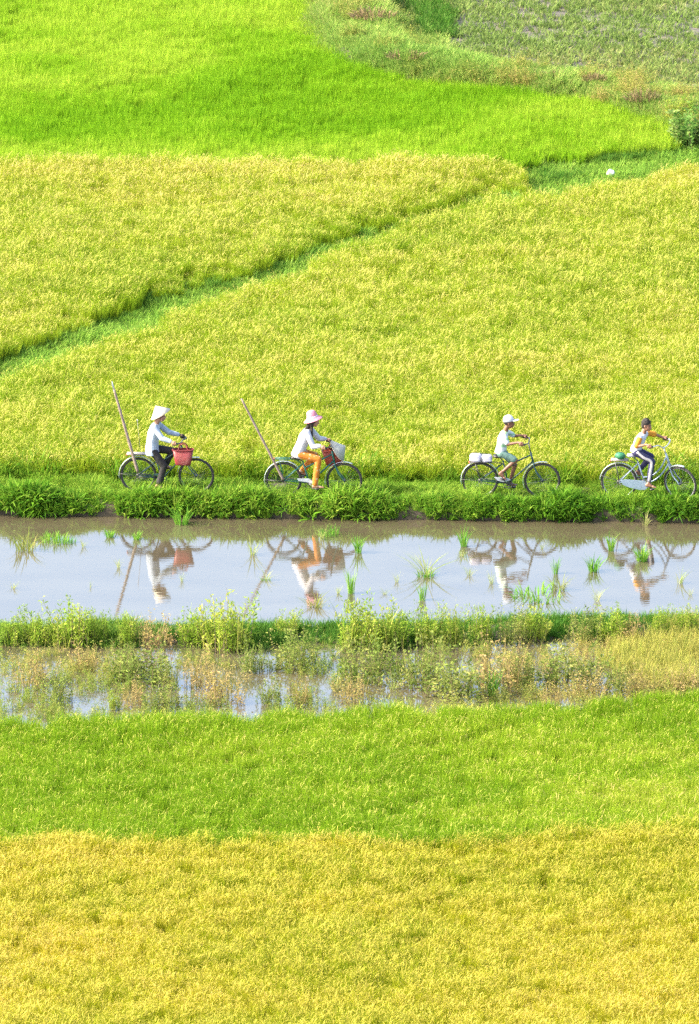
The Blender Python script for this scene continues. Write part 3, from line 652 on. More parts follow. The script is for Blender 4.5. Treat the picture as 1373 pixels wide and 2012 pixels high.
# bushy weeds: stem + foliage
def bush_meshes(kind, i):
    g = np.random.default_rng(900 + i * 17); ns, nl, lf, H = {'green': (42, 46, 0.048, 0.62), 'olive': (34, 34, 0.044, 0.60), 'tan': (30, 28, 0.038, 0.60), 'dark': (30, 60, 0.08, 0.9)}[kind]
    st = MB(); V = []; F = []; B = []
    for s_ in range(ns):
        a = g.random() * 6.283; ln = H * (0.30 + 0.85 * g.random() ** 1.2); sp = 0.38 * g.random() + 0.03
        ra = (0.24 if kind == 'green' else 0.36) * math.sqrt(g.random()); a2 = g.random() * 6.283; p0 = np.array([ra * math.cos(a2), ra * math.sin(a2), -0.04])
        pts = [p0 + np.array([math.cos(a) * sp * ln * t ** 1.2, math.sin(a) * sp * ln * t ** 1.2, ln * t * (1 - 0.18 * sp * t)]) for t in np.linspace(0, 1, 5)]
        st.tube(pts, [0.005, 0.004, 0.003, 0.002, 0.0015], 4)
        val0 = g.random()
        for q in range(nl):
            t = 0.12 + 0.88 * g.random() ** 0.9; k = min(int(t * 4), 3); fr = t * 4 - k; p = pts[k] * (1 - fr) + pts[k + 1] * fr
            p = p + g.normal(0, 0.026, 3)
            d = g.normal(0, 1, 3); d[2] = abs(d[2]) * (1.5 if kind == 'green' else 0.6) ; d /= np.linalg.norm(d); w_ = np.cross(d, g.normal(0, 1, 3)); w_ /= np.linalg.norm(w_) + 1e-9
            L_ = lf * (0.7 + 0.8 * g.random()); Wd = L_ * (0.15 if kind == 'green' else 0.24)
            b = len(V); V += [tuple(p), tuple(p + d * L_ * 0.5 - w_ * Wd), tuple(p + d * L_), tuple(p + d * L_ * 0.5 + w_ * Wd)]
            F.append((b, b + 1, b + 2, b + 3)); B += [min(1, max(0, 0.6 * val0 + 0.4 * g.random()))] * 4
    if kind in ('olive', 'tan', 'green'):
        gv_, gf_, gb_ = blades(30, H * 1.05, 0.009, 0.26, 0.35, g, 0.4, 0.75); o_ = len(V); V += gv_; F += [tuple(i_ + o_ for i_ in q_) for q_ in gf_]; B += gb_
    so = st; me_s = bpy.data.meshes.new('stem'); me_s.from_pydata(so.v, [], so.f); me_s.materials.append(M['stem'])
    return me_s, leafmesh('foliage', [(V, F, B)], [M['leaf_' + kind]])
BUSH = {k: [bush_meshes(k, i + 10 * j) for i in range(5)] for j, k in enumerate(('green', 'olive', 'tan'))}
BUSH['dark'] = [bush_meshes('dark', 77)]
def bush(u, v, hpx, kind, label, zb=WATER_Z, wide=1.0, group='bushy weeds in the near water', name='weed_bush', cat='weed', i=[0]):
    i[0] += 1; p = world(u, v, zb); H = {'green': 0.58, 'olive': 0.54, 'tan': 0.54, 'dark': 0.85}[kind]
    s_ = hpx / pxm(v) / H
    e = empty(name, (p[0], p[1], zb), random.random() * 6.28); wx_ = s_ * wide * random.uniform(0.7, 1.35); e.scale = (wx_, wx_ * random.uniform(0.8, 1.1), s_)
    ms, ml = BUSH[kind][i[0] % len(BUSH[kind])]
    for nm, me in (('stem', ms), ('foliage', ml)):
        o = bpy.data.objects.new(nm, me); COL.objects.link(o); o.parent = e
    return tag(e, label, cat, group)
GR = 'bushy weeds on the ridge in the water'
for u, v, h, k, w, lab in [
    (22, 1262, 52, 'green', 1.0, 'green feathery bush at the left end of the ridge'),
    (78, 1262, 66, 'green', 1.1, 'yellow-green bush on the ridge, second from the left edge'),
    (140, 1264, 80, 'green', 1.1, 'tallest yellow-green bush of the left mass on the ridge'),
    (195, 1262, 66, 'green', 1.0, 'yellow-green bush ending the left mass on the ridge'),
    (248, 1266, 66, 'green', 0.9, 'bush with yellow spikes on the ridge below the first bamboo pole reflection'),
    (300, 1268, 62, 'tan', 0.9, 'bush with pinkish dry spikes on the ridge left of the dark green gap'),
    (390, 1262, 72, 'green', 1.0, 'yellowish bush on the ridge just left of the brightest green bush'),
    (448, 1272, 98, 'green', 1.1, 'large brightest green bush on the ridge between the first two reflections'),
    (560, 1252, 52, 'green', 0.9, 'low green bush on the ridge below the second reflected rear wheel'),
    (715, 1272, 92, 'green', 1.0, 'tall pale yellow-green bush on the ridge right of the second reflection'),
    (765, 1268, 80, 'green', 0.9, 'yellow-tipped bush on the ridge right of the tall pale one'),
    (838, 1264, 76, 'green', 1.0, 'green bush on the ridge below the sprawling water clump'),
    (890, 1264, 72, 'green', 1.0, 'round green bush on the ridge left of the third reflection'),
    (945, 1262, 78, 'green', 1.0, 'green bush on the ridge with the third reflected shirt touching its top'),
    (1005, 1262, 66, 'olive', 1.0, 'dark olive bush on the ridge right below the third reflection'),
    (1045, 1254, 66, 'green', 0.9, 'yellow-green bush on the ridge below the flat grass mat'),
    (1150, 1254, 60, 'olive', 0.9, 'olive-brown bush on the ridge between third and fourth reflections'),
    (1205, 1256, 62, 'green', 1.0, 'grassy yellow-green bush on the ridge left of the fourth reflection'),
    (1240, 1262, 58, 'tan', 0.8, 'tan dry bush on the ridge below the fourth cyclist reflection'),
    (1295, 1254, 62, 'green', 1.0, 'bright bush on the ridge right of the fourth reflected shirt'),
    (1352, 1252, 66, 'green', 1.0, 'bush at the right end of the ridge')]:
    bush(u, v, h, k, lab, -0.23, w, GR)
for u, v, h, k, w, lab in [
    (64, 1348, 78, 'tan', 1.0, 'pinkish brown bush in the near water at the far left'),
    (112, 1376, 54, 'olive', 0.9, 'small olive bush in front of the pinkish brown one at the far left'),
    (165, 1316, 52, 'tan', 0.9, 'brown bush right below the tallest left ridge bush'),
    (242, 1330, 66, 'olive', 0.9, 'pale olive bush left of the dark olive one in the near water'),
    (285, 1338, 74, 'olive', 1.0, 'dark olive bush in the near water below the pinkish dry spikes'),
    (262, 1382, 48, 'tan', 0.9, 'low tan bush next to the front edge of the green rice, left'),
    (318, 1392, 54, 'olive', 1.1, 'green-olive bush at the rice edge below the dark olive one'),
    (225, 1394, 40, 'green', 0.8, 'small yellow-green bush at the rice edge, left'),
    (336, 1352, 60, 'olive', 0.7, 'thin grey-olive bush between the dark olive and the tan bush'),
    (394, 1350, 80, 'tan', 1.0, 'tan orange bush below the gap left of the large bright bush'),
    (436, 1378, 62, 'tan', 1.0, 'brownish bush standing right in front of the tan orange one'),
    (500, 1318, 56, 'olive', 0.9, 'olive bush in the water just right below the large bright ridge bush'),
    (530, 1382, 52, 'olive', 0.9, 'olive bush at the rice edge below the second reflection, left one'),
    (585, 1312, 72, 'olive', 1.1, 'leafy olive green bush under the second cyclist reflection'),
    (590, 1385, 56, 'tan', 0.9, 'sparse tan bush at the rice edge below the leafy olive one'),
    (722, 1330, 80, 'olive', 1.0, 'tall olive bush in the water below the tall pale ridge bush'),
    (700, 1378, 60, 'tan', 0.8, 'tan sparse bush at the rice edge right of the second reflection'),
    (820, 1345, 100, 'olive', 0.8, 'tall pale green bush on a brown stalk in mid near water'),
    (890, 1366, 78, 'olive', 1.0, 'olive tan bush right of the tall pale green one'),
    (985, 1352, 104, 'tan', 1.0, 'largest pinkish tan bush with dark stems right of the centre'),
    (1030, 1345, 60, 'olive', 0.8, 'dark stemmed olive bush touching the right side of the largest tan bush'),
    (1085, 1328, 50, 'tan', 0.7, 'thin leafless-looking bush in open water right of the largest tan bush'),
    (1128, 1340, 72, 'olive', 1.0, 'dark olive bush left of the straw yellow sedge'),
    (1165, 1372, 56, 'tan', 1.0, 'tan bush at the rice edge below the dark olive one, right'),
    (1080, 1388, 44, 'tan', 0.9, 'low pinkish bush at the rice edge right of the open water'),
    (1215, 1362, 62, 'olive', 1.0, 'olive bush at the lower left corner of the straw yellow sedge'),
    (1262, 1366, 58, 'tan', 1.0, 'brown bush at the foot of the straw yellow sedge'),
    (1350, 1362, 56, 'tan', 1.0, 'brown bush at the foot of the sedge by the right edge')]:
    bush(u, v, h, k, lab, WATER_Z, w)
for u, v, h, kind, w, lab in [
    (655, 1293, 40, 'pale', 1.0, 'pale grass tuft in the small pool right of the leafy olive bush'),
    (660, 1357, 46, 'brown', 0.6, 'small brown reed in open near water below the pale pool tuft'),
    (482, 1316, 60, 'pale', 0.9, 'upright yellowish grass tuft left of the olive bush under the large bright bush'),
    (968, 1368, 66, 'upright', 0.9, 'upright green-yellow reed tuft in front of the largest tan bush'),
    (772, 1354, 38, 'pale', 1.2, 'pale tuft left of the tall pale green bush'),
    (1066, 1284, 34, 'brown', 0.9, 'dry straw tuft below the ridge right of the dark olive ridge bush'),
    (926, 1270, 40, 'upright', 0.6, 'small upright green reed at the foot of the ridge above the olive tan bush')]:
    plant('rice_tuft' if kind == 'upright' else 'grass_tuft', u, v, h, kind, lab, 'grass tuft', group='tufts among the near weeds', wide=w, base={'brown': 0.33}.get(kind, 0.38))

# far: leafy bush at the right edge, dry heaps on the levee
bush(1362, 296, 84, 'dark', 'dark leafy shrub at the right edge beside the green rice', SOIL_B, 1.1, None, 'shrub', 'shrub')
bush(1335, 236, 46, 'green', 'low pale weed on the levee just above the dark shrub', 0.2, 1.3, None, 'weed_bush', 'weed')
def heap(u, v, w_px, h_px, label, zb):
    g = np.random.default_rng(int(u)); s_ = pxm(v); w = w_px / s_; h = h_px / s_
    b1 = blades(420, h * 1.3, 0.028, 1.0, 0.9, g, 1.2, 0.85)
    km = [vnoise(b1[0][7 * i_][0] * 2.2 + u, b1[0][7 * i_][1] * 2.2, 1.0, 131) > 0.42 for i_ in range(420)]
    b1 = (b1[0], [q_ for q_ in b1[1] if km[q_[0] // 7]], b1[2])
    V = [(p[0] * w * 0.5, p[1] * w * 0.5 * 0.8, p[2] * max(0.25, 1 - math.hypot(p[0], p[1]) * 0.6)) for p in b1[0]]
    o = bpy.data.objects.new('dry_weed_heap', leafmesh('dry_weed_heap', [(V, b1[1], b1[2])], [M['dry']])); COL.objects.link(o)
    p = world(u, v, zb); o.location = p
    return tag(o, label, 'dry weeds', 'dry weeds on the levee')
heap(735, 34, 95, 34, 'wide heap of brown dry weeds on the levee at the top edge', 0.5)
heap(795, 112, 75, 30, 'brown dry weed patch on the levee bend above the green rice', 0.5)
heap(1085, 146, 50, 20, 'small brown dry weed patch on the levee edge towards the tilled field', 0.45)
heap(1165, 156, 60, 22, 'flat brown dry weed patch in the middle of the levee', 0.45)
heap(1262, 196, 70, 40, 'dark brown dry weed clump on the levee near the right edge', 0.4)

# white litter bag in the ditch
g = np.random.default_rng(5); mb = MB(); mb.ell((0, 0, 0.1), (0.15, 0.12, 0.13), nu=12, nv=8)
mb.map(lambda p: Vector((p.x * (1 + 0.5 * (vnoise(p.z * 9 + 3, p.y * 9, 1, 3) - .5)) + 0.35 * p.z, p.y * (1 + 0.6 * (vnoise(p.x * 12, p.z * 9, 1, 4) - .5)), max(p.z, 0) * (1 + 0.7 * (vnoise(p.x * 14 + 9, p.y * 14, 1, 6) - .3)))))
bag = mb.build('litter_bag', plain('white_plastic', (0.8, 0.8, 0.8), (0.65, 0.67, 0.7), 0.4), smooth=False)
p = world(1198, 346, SOIL_B + 0.1); bag.location = p; bag.scale = (0.6, 0.55, 0.62)
tag(bag, 'crumpled white plastic bag lying in the grassy ditch at the right', 'bag')
#--RIDERS--
# ------------------------------------------------------------------ bicycles, riders and what they carry
M['tyre'] = plain('tyre_rubber', (0.014, 0.014, 0.016), (0.03, 0.027, 0.024), 0.8)
M['steel'] = plain('worn_steel', (0.15, 0.15, 0.155), (0.08, 0.075, 0.07), 0.45, 0.5)
M['alloy'] = plain('dull_alloy', (0.50, 0.52, 0.55), (0.38, 0.39, 0.42), 0.4, 0.4)
M['guard'] = plain('pale_mudguard_paint', (0.42, 0.46, 0.52), (0.30, 0.33, 0.38), 0.4)
M['greenpaint'] = plain('green_frame_paint', (0.012, 0.13, 0.10), (0.008, 0.08, 0.065), 0.35)
M['darkpaint'] = plain('dark_teal_frame_paint', (0.025, 0.07, 0.065), (0.015, 0.045, 0.045), 0.4)
M['bluepaint'] = plain('pale_blue_frame_paint', (0.22, 0.29, 0.37), (0.17, 0.23, 0.30), 0.35)
M['black'] = plain('black_plastic', (0.02, 0.02, 0.022), (0.012, 0.012, 0.012), 0.5)
M['greyleather'] = plain('grey_saddle', (0.30, 0.31, 0.34), (0.2, 0.2, 0.23), 0.5)
M['reflector'] = plain('red_reflector', (0.6, 0.05, 0.02), (0.5, 0.04, 0.02), 0.25)
M['bamboo'] = plain('grey_bamboo', (0.22, 0.17, 0.14), (0.14, 0.105, 0.085), 0.6, scale=14)
M['wood'] = plain('rack_board', (0.36, 0.33, 0.30), (0.24, 0.21, 0.19), 0.8)
M['skin'] = plain('skin_tan', (0.36, 0.19, 0.12), (0.30, 0.155, 0.095), 0.55)
M['skin_dark'] = plain('skin_brown', (0.17, 0.078, 0.045), (0.14, 0.062, 0.036), 0.5)
M['skin_mid'] = plain('skin_mid_brown', (0.25, 0.12, 0.07), (0.20, 0.095, 0.055), 0.5)
M['hair'] = plain('black_hair', (0.010, 0.008, 0.007), (0.018, 0.014, 0.012), 0.85, scale=80)
M['eye'] = plain('eye_dark', (0.015, 0.012, 0.01), None, 0.2)
M['lip'] = plain('lips', (0.25, 0.08, 0.06), None, 0.5)
M['straw'] = plain('palm_leaf_hat', (0.56, 0.50, 0.40), (0.46, 0.40, 0.31), 0.7, scale=18)
M['straw_grey'] = plain('weathered_palm_leaf_hat', (0.33, 0.34, 0.30), (0.26, 0.27, 0.23), 0.75, scale=18)
M['blueshirt'] = plain('pale_blue_cloth', (0.36, 0.42, 0.50), (0.27, 0.33, 0.41), 0.85, scale=9, bump=0.9)
M['whiteshirt'] = plain('white_cloth', (0.48, 0.48, 0.52), (0.38, 0.38, 0.42), 0.85, scale=9, bump=0.9)
M['blacktrouser'] = plain('black_cloth', (0.010, 0.010, 0.011), (0.016, 0.014, 0.014), 0.8, scale=12, bump=0.8)
M['navy'] = plain('navy_cloth', (0.014, 0.014, 0.055), (0.022, 0.02, 0.075), 0.8, scale=12, bump=0.8)
M['shorts'] = plain('grey_green_cloth', (0.12, 0.21, 0.18), (0.08, 0.15, 0.13), 0.85, scale=12, bump=0.8)
M['yellow'] = plain('yellow_cloth', (0.55, 0.24, 0.012), (0.46, 0.19, 0.01), 0.8, scale=20)
M['stripe'] = plain('pale_stripe_cloth', (0.36, 0.35, 0.36), (0.29, 0.28, 0.29), 0.8)
M['pinkcloth'] = plain('pink_print_cloth', (0.52, 0.25, 0.30), (0.45, 0.12, 0.18), 0.85, scale=45)
M['capwhite'] = plain('white_cap_cloth', (0.54, 0.56, 0.60), (0.47, 0.49, 0.53), 0.8)
M['sandal'] = plain('dark_sandal', (0.03, 0.022, 0.02), None, 0.6)
M['glove'] = plain('dark_glove', (0.02, 0.018, 0.016), None, 0.8)
M['bagwhite'] = plain('white_lilac_plastic', (0.50, 0.50, 0.56), (0.34, 0.32, 0.45), 0.4, scale=9)
M['netgreen'] = plain('green_nylon_net', (0.02, 0.19, 0.075), (0.010, 0.09, 0.04), 0.6, scale=40, bump=0.6)
M['cord'] = plain('dark_cord', (0.05, 0.045, 0.05), None, 0.8)

def flower_cloth():
    m, n, l, b, out = _nodes('orange_flowered_cloth')
    tc = n.new('ShaderNodeTexCoord'); vo = n.new('ShaderNodeTexVoronoi'); vo.inputs['Scale'].default_value = 13.0
    l.new(tc.outputs['Object'], vo.inputs['Vector'])
    r = ramp(n, [(0.0, (0.50, 0.38, 0.28)), (0.22, (0.50, 0.33, 0.18)), (0.32, (0.50, 0.17, 0.015)), (1.0, (0.40, 0.12, 0.01))])
    l.new(vo.outputs['Distance'], r.inputs['Fac']); l.new(r.outputs['Color'], b.inputs['Base Color']); b.inputs['Roughness'].default_value = 0.85
    return m
M['flower'] = flower_cloth()

def banded(name, stops):
    """cloth with woven horizontal bands, by height on the garment"""
    m, n, l, b, out = _nodes(name)
    tc = n.new('ShaderNodeTexCoord'); sp = n.new('ShaderNodeSeparateXYZ'); l.new(tc.outputs['Generated'], sp.inputs[0])
    r = ramp(n, stops); l.new(sp.outputs['Z'], r.inputs['Fac']); l.new(r.outputs['Color'], b.inputs['Base Color']); b.inputs['Roughness'].default_value = 0.85
    return m
W_, G_ = (0.50, 0.53, 0.55), (0.24, 0.42, 0.27)
M['bandshirt'] = banded('white_green_banded_cloth', [(0.0, G_), (0.10, G_), (0.13, W_), (0.34, W_), (0.37, G_), (0.47, G_), (0.50, W_), (0.68, W_), (0.71, G_), (0.76, G_), (0.79, W_), (0.90, W_), (0.93, (0.42, 0.66, 0.28))])
M['sportshirt'] = banded('white_blue_print_cloth', [(0.0, (0.50, 0.51, 0.55)), (0.18, (0.49, 0.50, 0.55)), (0.3, (0.40, 0.45, 0.56)), (0.5, (0.50, 0.51, 0.55)), (1.0, (0.50, 0.50, 0.54))])

def weave(name, c1, c2, scale):
    m, n, l, b, out = _nodes(name)
    tc = n.new('ShaderNodeTexCoord'); ck = n.new('ShaderNodeTexChecker'); ck.inputs['Scale'].default_value = scale
    ck.inputs['Color1'].default_value = (*c1, 1); ck.inputs['Color2'].default_value = (*c2, 1)
    no = n.new('ShaderNodeTexNoise'); no.inputs['Scale'].default_value = 9; l.new(tc.outputs['Object'], no.inputs['Vector'])
    mx = n.new('ShaderNodeMix'); mx.data_type = 'RGBA'; mx.blend_type = 'MULTIPLY'; mx.inputs[0].default_value = 0.5
    l.new(tc.outputs['Object'], ck.inputs['Vector']); l.new(ck.outputs['Color'], mx.inputs[6]); l.new(no.outputs['Color'], mx.inputs[7])
    l.new(mx.outputs[2], b.inputs['Base Color']); b.inputs['Roughness'].default_value = 0.45
    bp = n.new('ShaderNodeBump'); bp.inputs['Distance'].default_value = 0.005; l.new(ck.outputs['Fac'], bp.inputs['Height']); l.new(bp.outputs['Normal'], b.inputs['Normal'])
    return m
M['redweave'] = weave('red_plastic_weave', (0.33, 0.04, 0.04), (0.20, 0.02, 0.022), 60)
M['orangeweave'] = weave('orange_red_plastic_weave', (0.50, 0.07, 0.025), (0.34, 0.04, 0.018), 60)

def revolve(profile, n=28, M4=Matrix.Identity(4), sx=1.0, sy=1.0, power=2.0):
    """closed surface of revolution about z; power > 2 gives rounded-box plans"""
    v = []; f = []; k = len(profile)
    for i in range(n):
        a = 2 * math.pi * i / n; c, s_ = math.cos(a), math.sin(a)
        cx = math.copysign(abs(c) ** (2 / power), c); cy = math.copysign(abs(s_) ** (2 / power), s_)
        for (r, z) in profile: v.append(M4 @ Vector((cx * r * sx, cy * r * sy, z)))
    for i in range(n):
        j = (i + 1) % n
        for q in range(k - 1): f.append([i * k + q, j * k + q, j * k + q + 1, i * k + q + 1])
    return v, f

def frame_from(origin, zaxis, xhint=(1, 0, 0)):
    z = Vector(zaxis).normalized(); x = Vector(xhint); x = (x - z * x.dot(z)).normalized(); y = z.cross(x)
    m = Matrix((x, y, z)).transposed().to_4x4(); m.translation = Vector(origin); return m

def wheel(parent, c, rot, rimmat):
    """a part with its own pieces: rim > tyre, spoke set, hub"""
    T = lambda p: rot(Vector(p) + Vector(c))
    rim = MB().ring((0, 0, 0), (0, 1, 0), 0.306, 0.010, 56, 8, (1.2, 0.8)).map(T).build('wheel', rimmat, parent)
    MB().ring((0, 0, 0), (0, 1, 0), 0.326, 0.0225, 56, 8).map(T).build('tyre', M['tyre'], rim)
    sp = MB()
    for k in range(32):
        a = 2 * math.pi * k / 32; b = a + (0.5 if k % 4 < 2 else -0.5); y = 0.03 if k % 2 else -0.03
        sp.tube([(0.02 * math.cos(b), y, 0.02 * math.sin(b)), (0.305 * math.cos(a), 0, 0.305 * math.sin(a))], 0.0017, 4)
    sp.map(T).build('spoke_set', M['steel'], rim)
    hb = MB().tube([(0, -0.055, 0), (0, -0.035, 0), (0, -0.034, 0), (0, 0.034, 0), (0, 0.035, 0), (0, 0.055, 0)], [0.012, 0.012, 0.026, 0.026, 0.012, 0.012], 12)
    hb.map(T).build('hub', M['steel'], rim)
    return rim

def arc(c, rad, a0, a1, n=22):
    return [(c[0] + rad * math.cos(R(a0 + (a1 - a0) * i / n)), c[1], c[2] + rad * math.sin(R(a0 + (a1 - a0) * i / n))) for i in range(n + 1)]

def bicycle(u, v, yaw, label, B):
    p = world(u, v, -0.03)
    root = empty('bicycle', p, yaw); tag(root, label, 'bicycle', 'bicycles ridden along the footpath')
    wb = B['wb']; H = Vector((0, 0, 0.345)); F = Vector((wb, 0, 0.345)); bb = Vector((B['bb'][0], 0, B['bb'][1])); st = Vector((B['st'][0], 0, B['st'][1]))
    ht = Vector((B['ht'][0], 0, B['ht'][1])); hb = Vector((B['hb'][0], 0, B['hb'][1])); paint = M[B['paint']]; gm = M[B.get('guard', 'guard')]
    ax = (ht - hb).normalized(); q = Matrix.Rotation(B.get('steer', 0.0), 3, ax)
    S = lambda p_: hb + q @ (Vector(p_) - hb); I = lambda p_: Vector(p_)
    fr = MB()
    fr.tube([bb, st], 0.015, 10); fr.tube([hb, ht], 0.020, 10)
    for t in B['tubes']: fr.tube(catmull([(a, 0, b) for a, b in t], 5) if len(t) > 2 else [(a, 0, b) for a, b in t], 0.0145, 10)
    for s_ in (-1, 1):
        fr.tube([bb + Vector((0, s_ * 0.03, 0)), H + Vector((0.02, s_ * 0.06, 0)), H + Vector((0, s_ * 0.06, 0))], 0.010, 8)
        fr.tube([st + Vector((0, s_ * 0.02, -0.06)), H + Vector((0, s_ * 0.06, 0))], 0.009, 8)
    fr.tube([bb - Vector((0, 0.04, 0)), bb + Vector((0, 0.04, 0))], 0.024, 12)
    fr.build('frame', paint, root)
    sd_ = Vector((B['saddle'][0], 0, B['saddle'][1]))
    MB().tube([st, sd_ - Vector((0, 0, 0.04))], 0.0125, 8).build('seat_post', M['steel'], root)
    sa = MB().loft([sd_ + Vector((x, 0, z)) for x, z in [(-0.13, 0.0), (-0.12, 0.005), (-0.06, 0.0), (0.0, -0.005), (0.06, -0.01), (0.13, -0.012), (0.14, -0.015)]],
                   [0.03, 0.075, 0.085, 0.065, 0.035, 0.022, 0.008], [0.014, 0.03, 0.035, 0.03, 0.024, 0.018, 0.008])
    sa.build('saddle', M[B.get('saddlemat', 'black')], root)
    wheel(root, H, I, M[B.get('rim', 'steel')]); wheel(root, F, S, M[B.get('rim', 'steel')])
    fk = MB()
    for s_ in (-1, 1): fk.tube(catmull([hb + Vector((0, s_ * 0.03, -0.01)), hb.lerp(F, 0.55) + Vector((-0.03, s_ * 0.055, 0)), F + Vector((-0.035, s_ * 0.058, 0.06)), F + Vector((0, s_ * 0.058, 0))], 5), 0.011, 8)
    fk.tube([hb + Vector((0, -0.035, 0)), hb + Vector((0, 0.035, 0))], 0.016, 8)
    fk.map(S).build('fork', M[B.get('forkmat', B['paint'])], root)
    # mudguards with their stays
    for c, fn, (a0, a1) in ((H, I, B.get('rg', (20, 185))), (F, S, B.get('fg', (65, 200)))):
        mg = MB().tube(arc(c, 0.368, a0, a1), 0.030, 8, sec=(1, 0.16), side=(0, 1, 0)).map(fn).build('mudguard', gm, root)
        e = arc(c, 0.362, a0, a1)[-3]
        MB().tube([c + Vector((0, -0.045, 0)), Vector(e) + Vector((0, -0.028, 0))], 0.003, 5).tube([c + Vector((0, 0.045, 0)), Vector(e) + Vector((0, 0.028, 0))], 0.003, 5).map(fn).build('mudguard_stay', M['steel'], mg)
    # handlebar, stem, grips
    hbpts = B['bar']; mid = Vector(B['clamp'])
    hd = MB().tube(catmull(hbpts, 6), 0.012, 8); hd.tube([ht, mid], 0.012, 8)
    bar = hd.build('handlebar', M[B.get('barmat', 'steel')], root)
    for a, b in ((hbpts[0], hbpts[1]), (hbpts[-1], hbpts[-2])):
        a, b = Vector(a), Vector(b); MB().tube([a - (b - a).normalized() * 0.005, a.lerp(b, min(1, 0.12 / (b - a).length))], 0.017, 10).build('grip', M['black'], bar)
        lv_ = a.lerp(b, 0.9); MB().tube([lv_ + Vector((0.03, 0, -0.015)), lv_ + Vector((-0.06, 0, -0.045)), lv_ + Vector((-0.10, 0, -0.05))], 0.005, 6).build('brake_lever', M['steel'], bar)
    # rear rack
    rz_, r0, r1 = B['rack']
    rk = MB()
    for y in (-0.065, 0.0, 0.065): rk.tube([(r0, y, rz_), (r1, y, rz_)], 0.007, 6)
    for x in np.linspace(r0, r1, 5): rk.tube([(x, -0.07, rz_), (x, 0.07, rz_)], 0.007, 6)
    for s_ in (-1, 1):
        rk.tube([(r0 * 0.5, s_ * 0.066, rz_), (0, s_ * 0.066, 0.345)], 0.006, 6); rk.tube([(r1, s_ * 0.05, rz_), (st.x - 0.02, s_ * 0.02, st.z - 0.05)], 0.006, 6)
    rack = rk.build('luggage_rack', M[B.get('rackmat', 'steel')], root)
    if B.get('board'): MB().box(((r0 + r1) / 2, 0, rz_ + 0.016), (abs(r1 - r0) * 1.02, 0.15, 0.016)).build('board', M['wood'], rack)
    MB().box((r0 - 0.012, 0, rz_ - 0.01), (0.014, 0.06, 0.04)).build('reflector', M['reflector'], rack)
    # crank, pedals, chain, guard
    cr = Vector((B['crank'][0], 0, B['crank'][1]))
    ck = MB().ring(bb + Vector((0, -0.05, 0)), (0, 1, 0), 0.085, 0.006, 32, 6); ck.ring(bb + Vector((0, -0.05, 0)), (0, 1, 0), 0.035, 0.006, 20, 6)
    for k in range(5): a = k * 1.2566; ck.tube([bb + Vector((0.03 * math.cos(a), -0.05, 0.03 * math.sin(a))), bb + Vector((0.085 * math.cos(a), -0.05, 0.085 * math.sin(a)))], 0.005, 5)
    ck.tube([bb + Vector((0, -0.075, 0)), bb + cr + Vector((0, -0.08, 0))], 0.010, 8); ck.tube([bb + Vector((0, 0.07, 0)), bb - cr + Vector((0, 0.08, 0))], 0.010, 8)
    ck.tube([bb + Vector((0, -0.08, 0)), bb + Vector((0, 0.08, 0))], 0.010, 8)
    crank = ck.build('crank', M['steel'], root)
    for s_ in (-1, 1): MB().box(bb + cr * (-s_) + Vector((0, s_ * 0.125, 0)), (0.085, 0.075, 0.022)).tube([bb + cr * (-s_) + Vector((0, s_ * 0.08, 0)), bb + cr * (-s_) + Vector((0, s_ * 0.16, 0))], 0.007, 6).build('pedal', M['black'], crank)
    ch = MB(); ch.tube([H + Vector((0, -0.05, 0.04)), bb + Vector((0, -0.05, 0.085))], 0.004, 5); ch.tube([H + Vector((0, -0.05, -0.04)), bb + Vector((0, -0.05, -0.085))], 0.004, 5)
    ch.ring(H + Vector((0, -0.05, 0)), (0, 1, 0), 0.038, 0.006, 20, 6)
    ch.build('chain', M['steel'], root)
    cg = B['cg']; k = len(cg); vv = [(a, y, b) for y in (-0.082, -0.060) for a, b in cg]
    ff = [list(range(k)), list(range(k, 2 * k))[::-1]] + [[i, i + k, (i + 1) % k + k, (i + 1) % k] for i in range(k)]
    mesh_obj('chain_guard', vv, ff, M[B.get('cgmat', 'guard')], root, smooth=False)
    if B.get('stand'): MB().tube([(a, -0.075, b) for a, b in B['stand']], 0.009, 6).build('kickstand', M['black'], root)
    return root

# ---- people
def hand(mb, wrist, grip, gdir, out, r=0.0085):
    """palm on top of a grip, four fingers closing round it, thumb on the inner side"""
    g = Vector(gdir).normalized(); c = Vector(grip); w = Vector(wrist); o = Vector(out); o = (o - g * o.dot(g)).normalized(); up = Vector((0, 0, 1)); up = (up - g * up.dot(g)).normalized()
    palm = c + up * 0.030 + o * 0.006
    mb.limb([w, palm - g * 0.025, palm + g * 0.02], [0.024, 0.026, 0.022])
    mb.limb([w, palm + o * 0.012], [0.022, 0.022])
    for i, ln in enumerate((0.92, 1.0, 0.95, 0.78)):
        b = c + g * (0.034 - 0.0215 * i); pts = []
        for an, rr in ((25, 0.034), (75, 0.034), (125, 0.031), (185 * ln, 0.029)):
            pts.append(b + up * (math.cos(R(an)) * rr) + o * (math.sin(R(an)) * rr))
        mb.limb(pts, [r * 1.1, r, r * 0.95, r * 0.8], 8)
    t0 = palm - g * 0.02 - o * 0.015
    mb.limb([t0, c + g * 0.015 - o * 0.033 + up * 0.012, c + g * 0.042 - o * 0.028 - up * 0.008], [0.012, 0.0105, 0.009], 8)

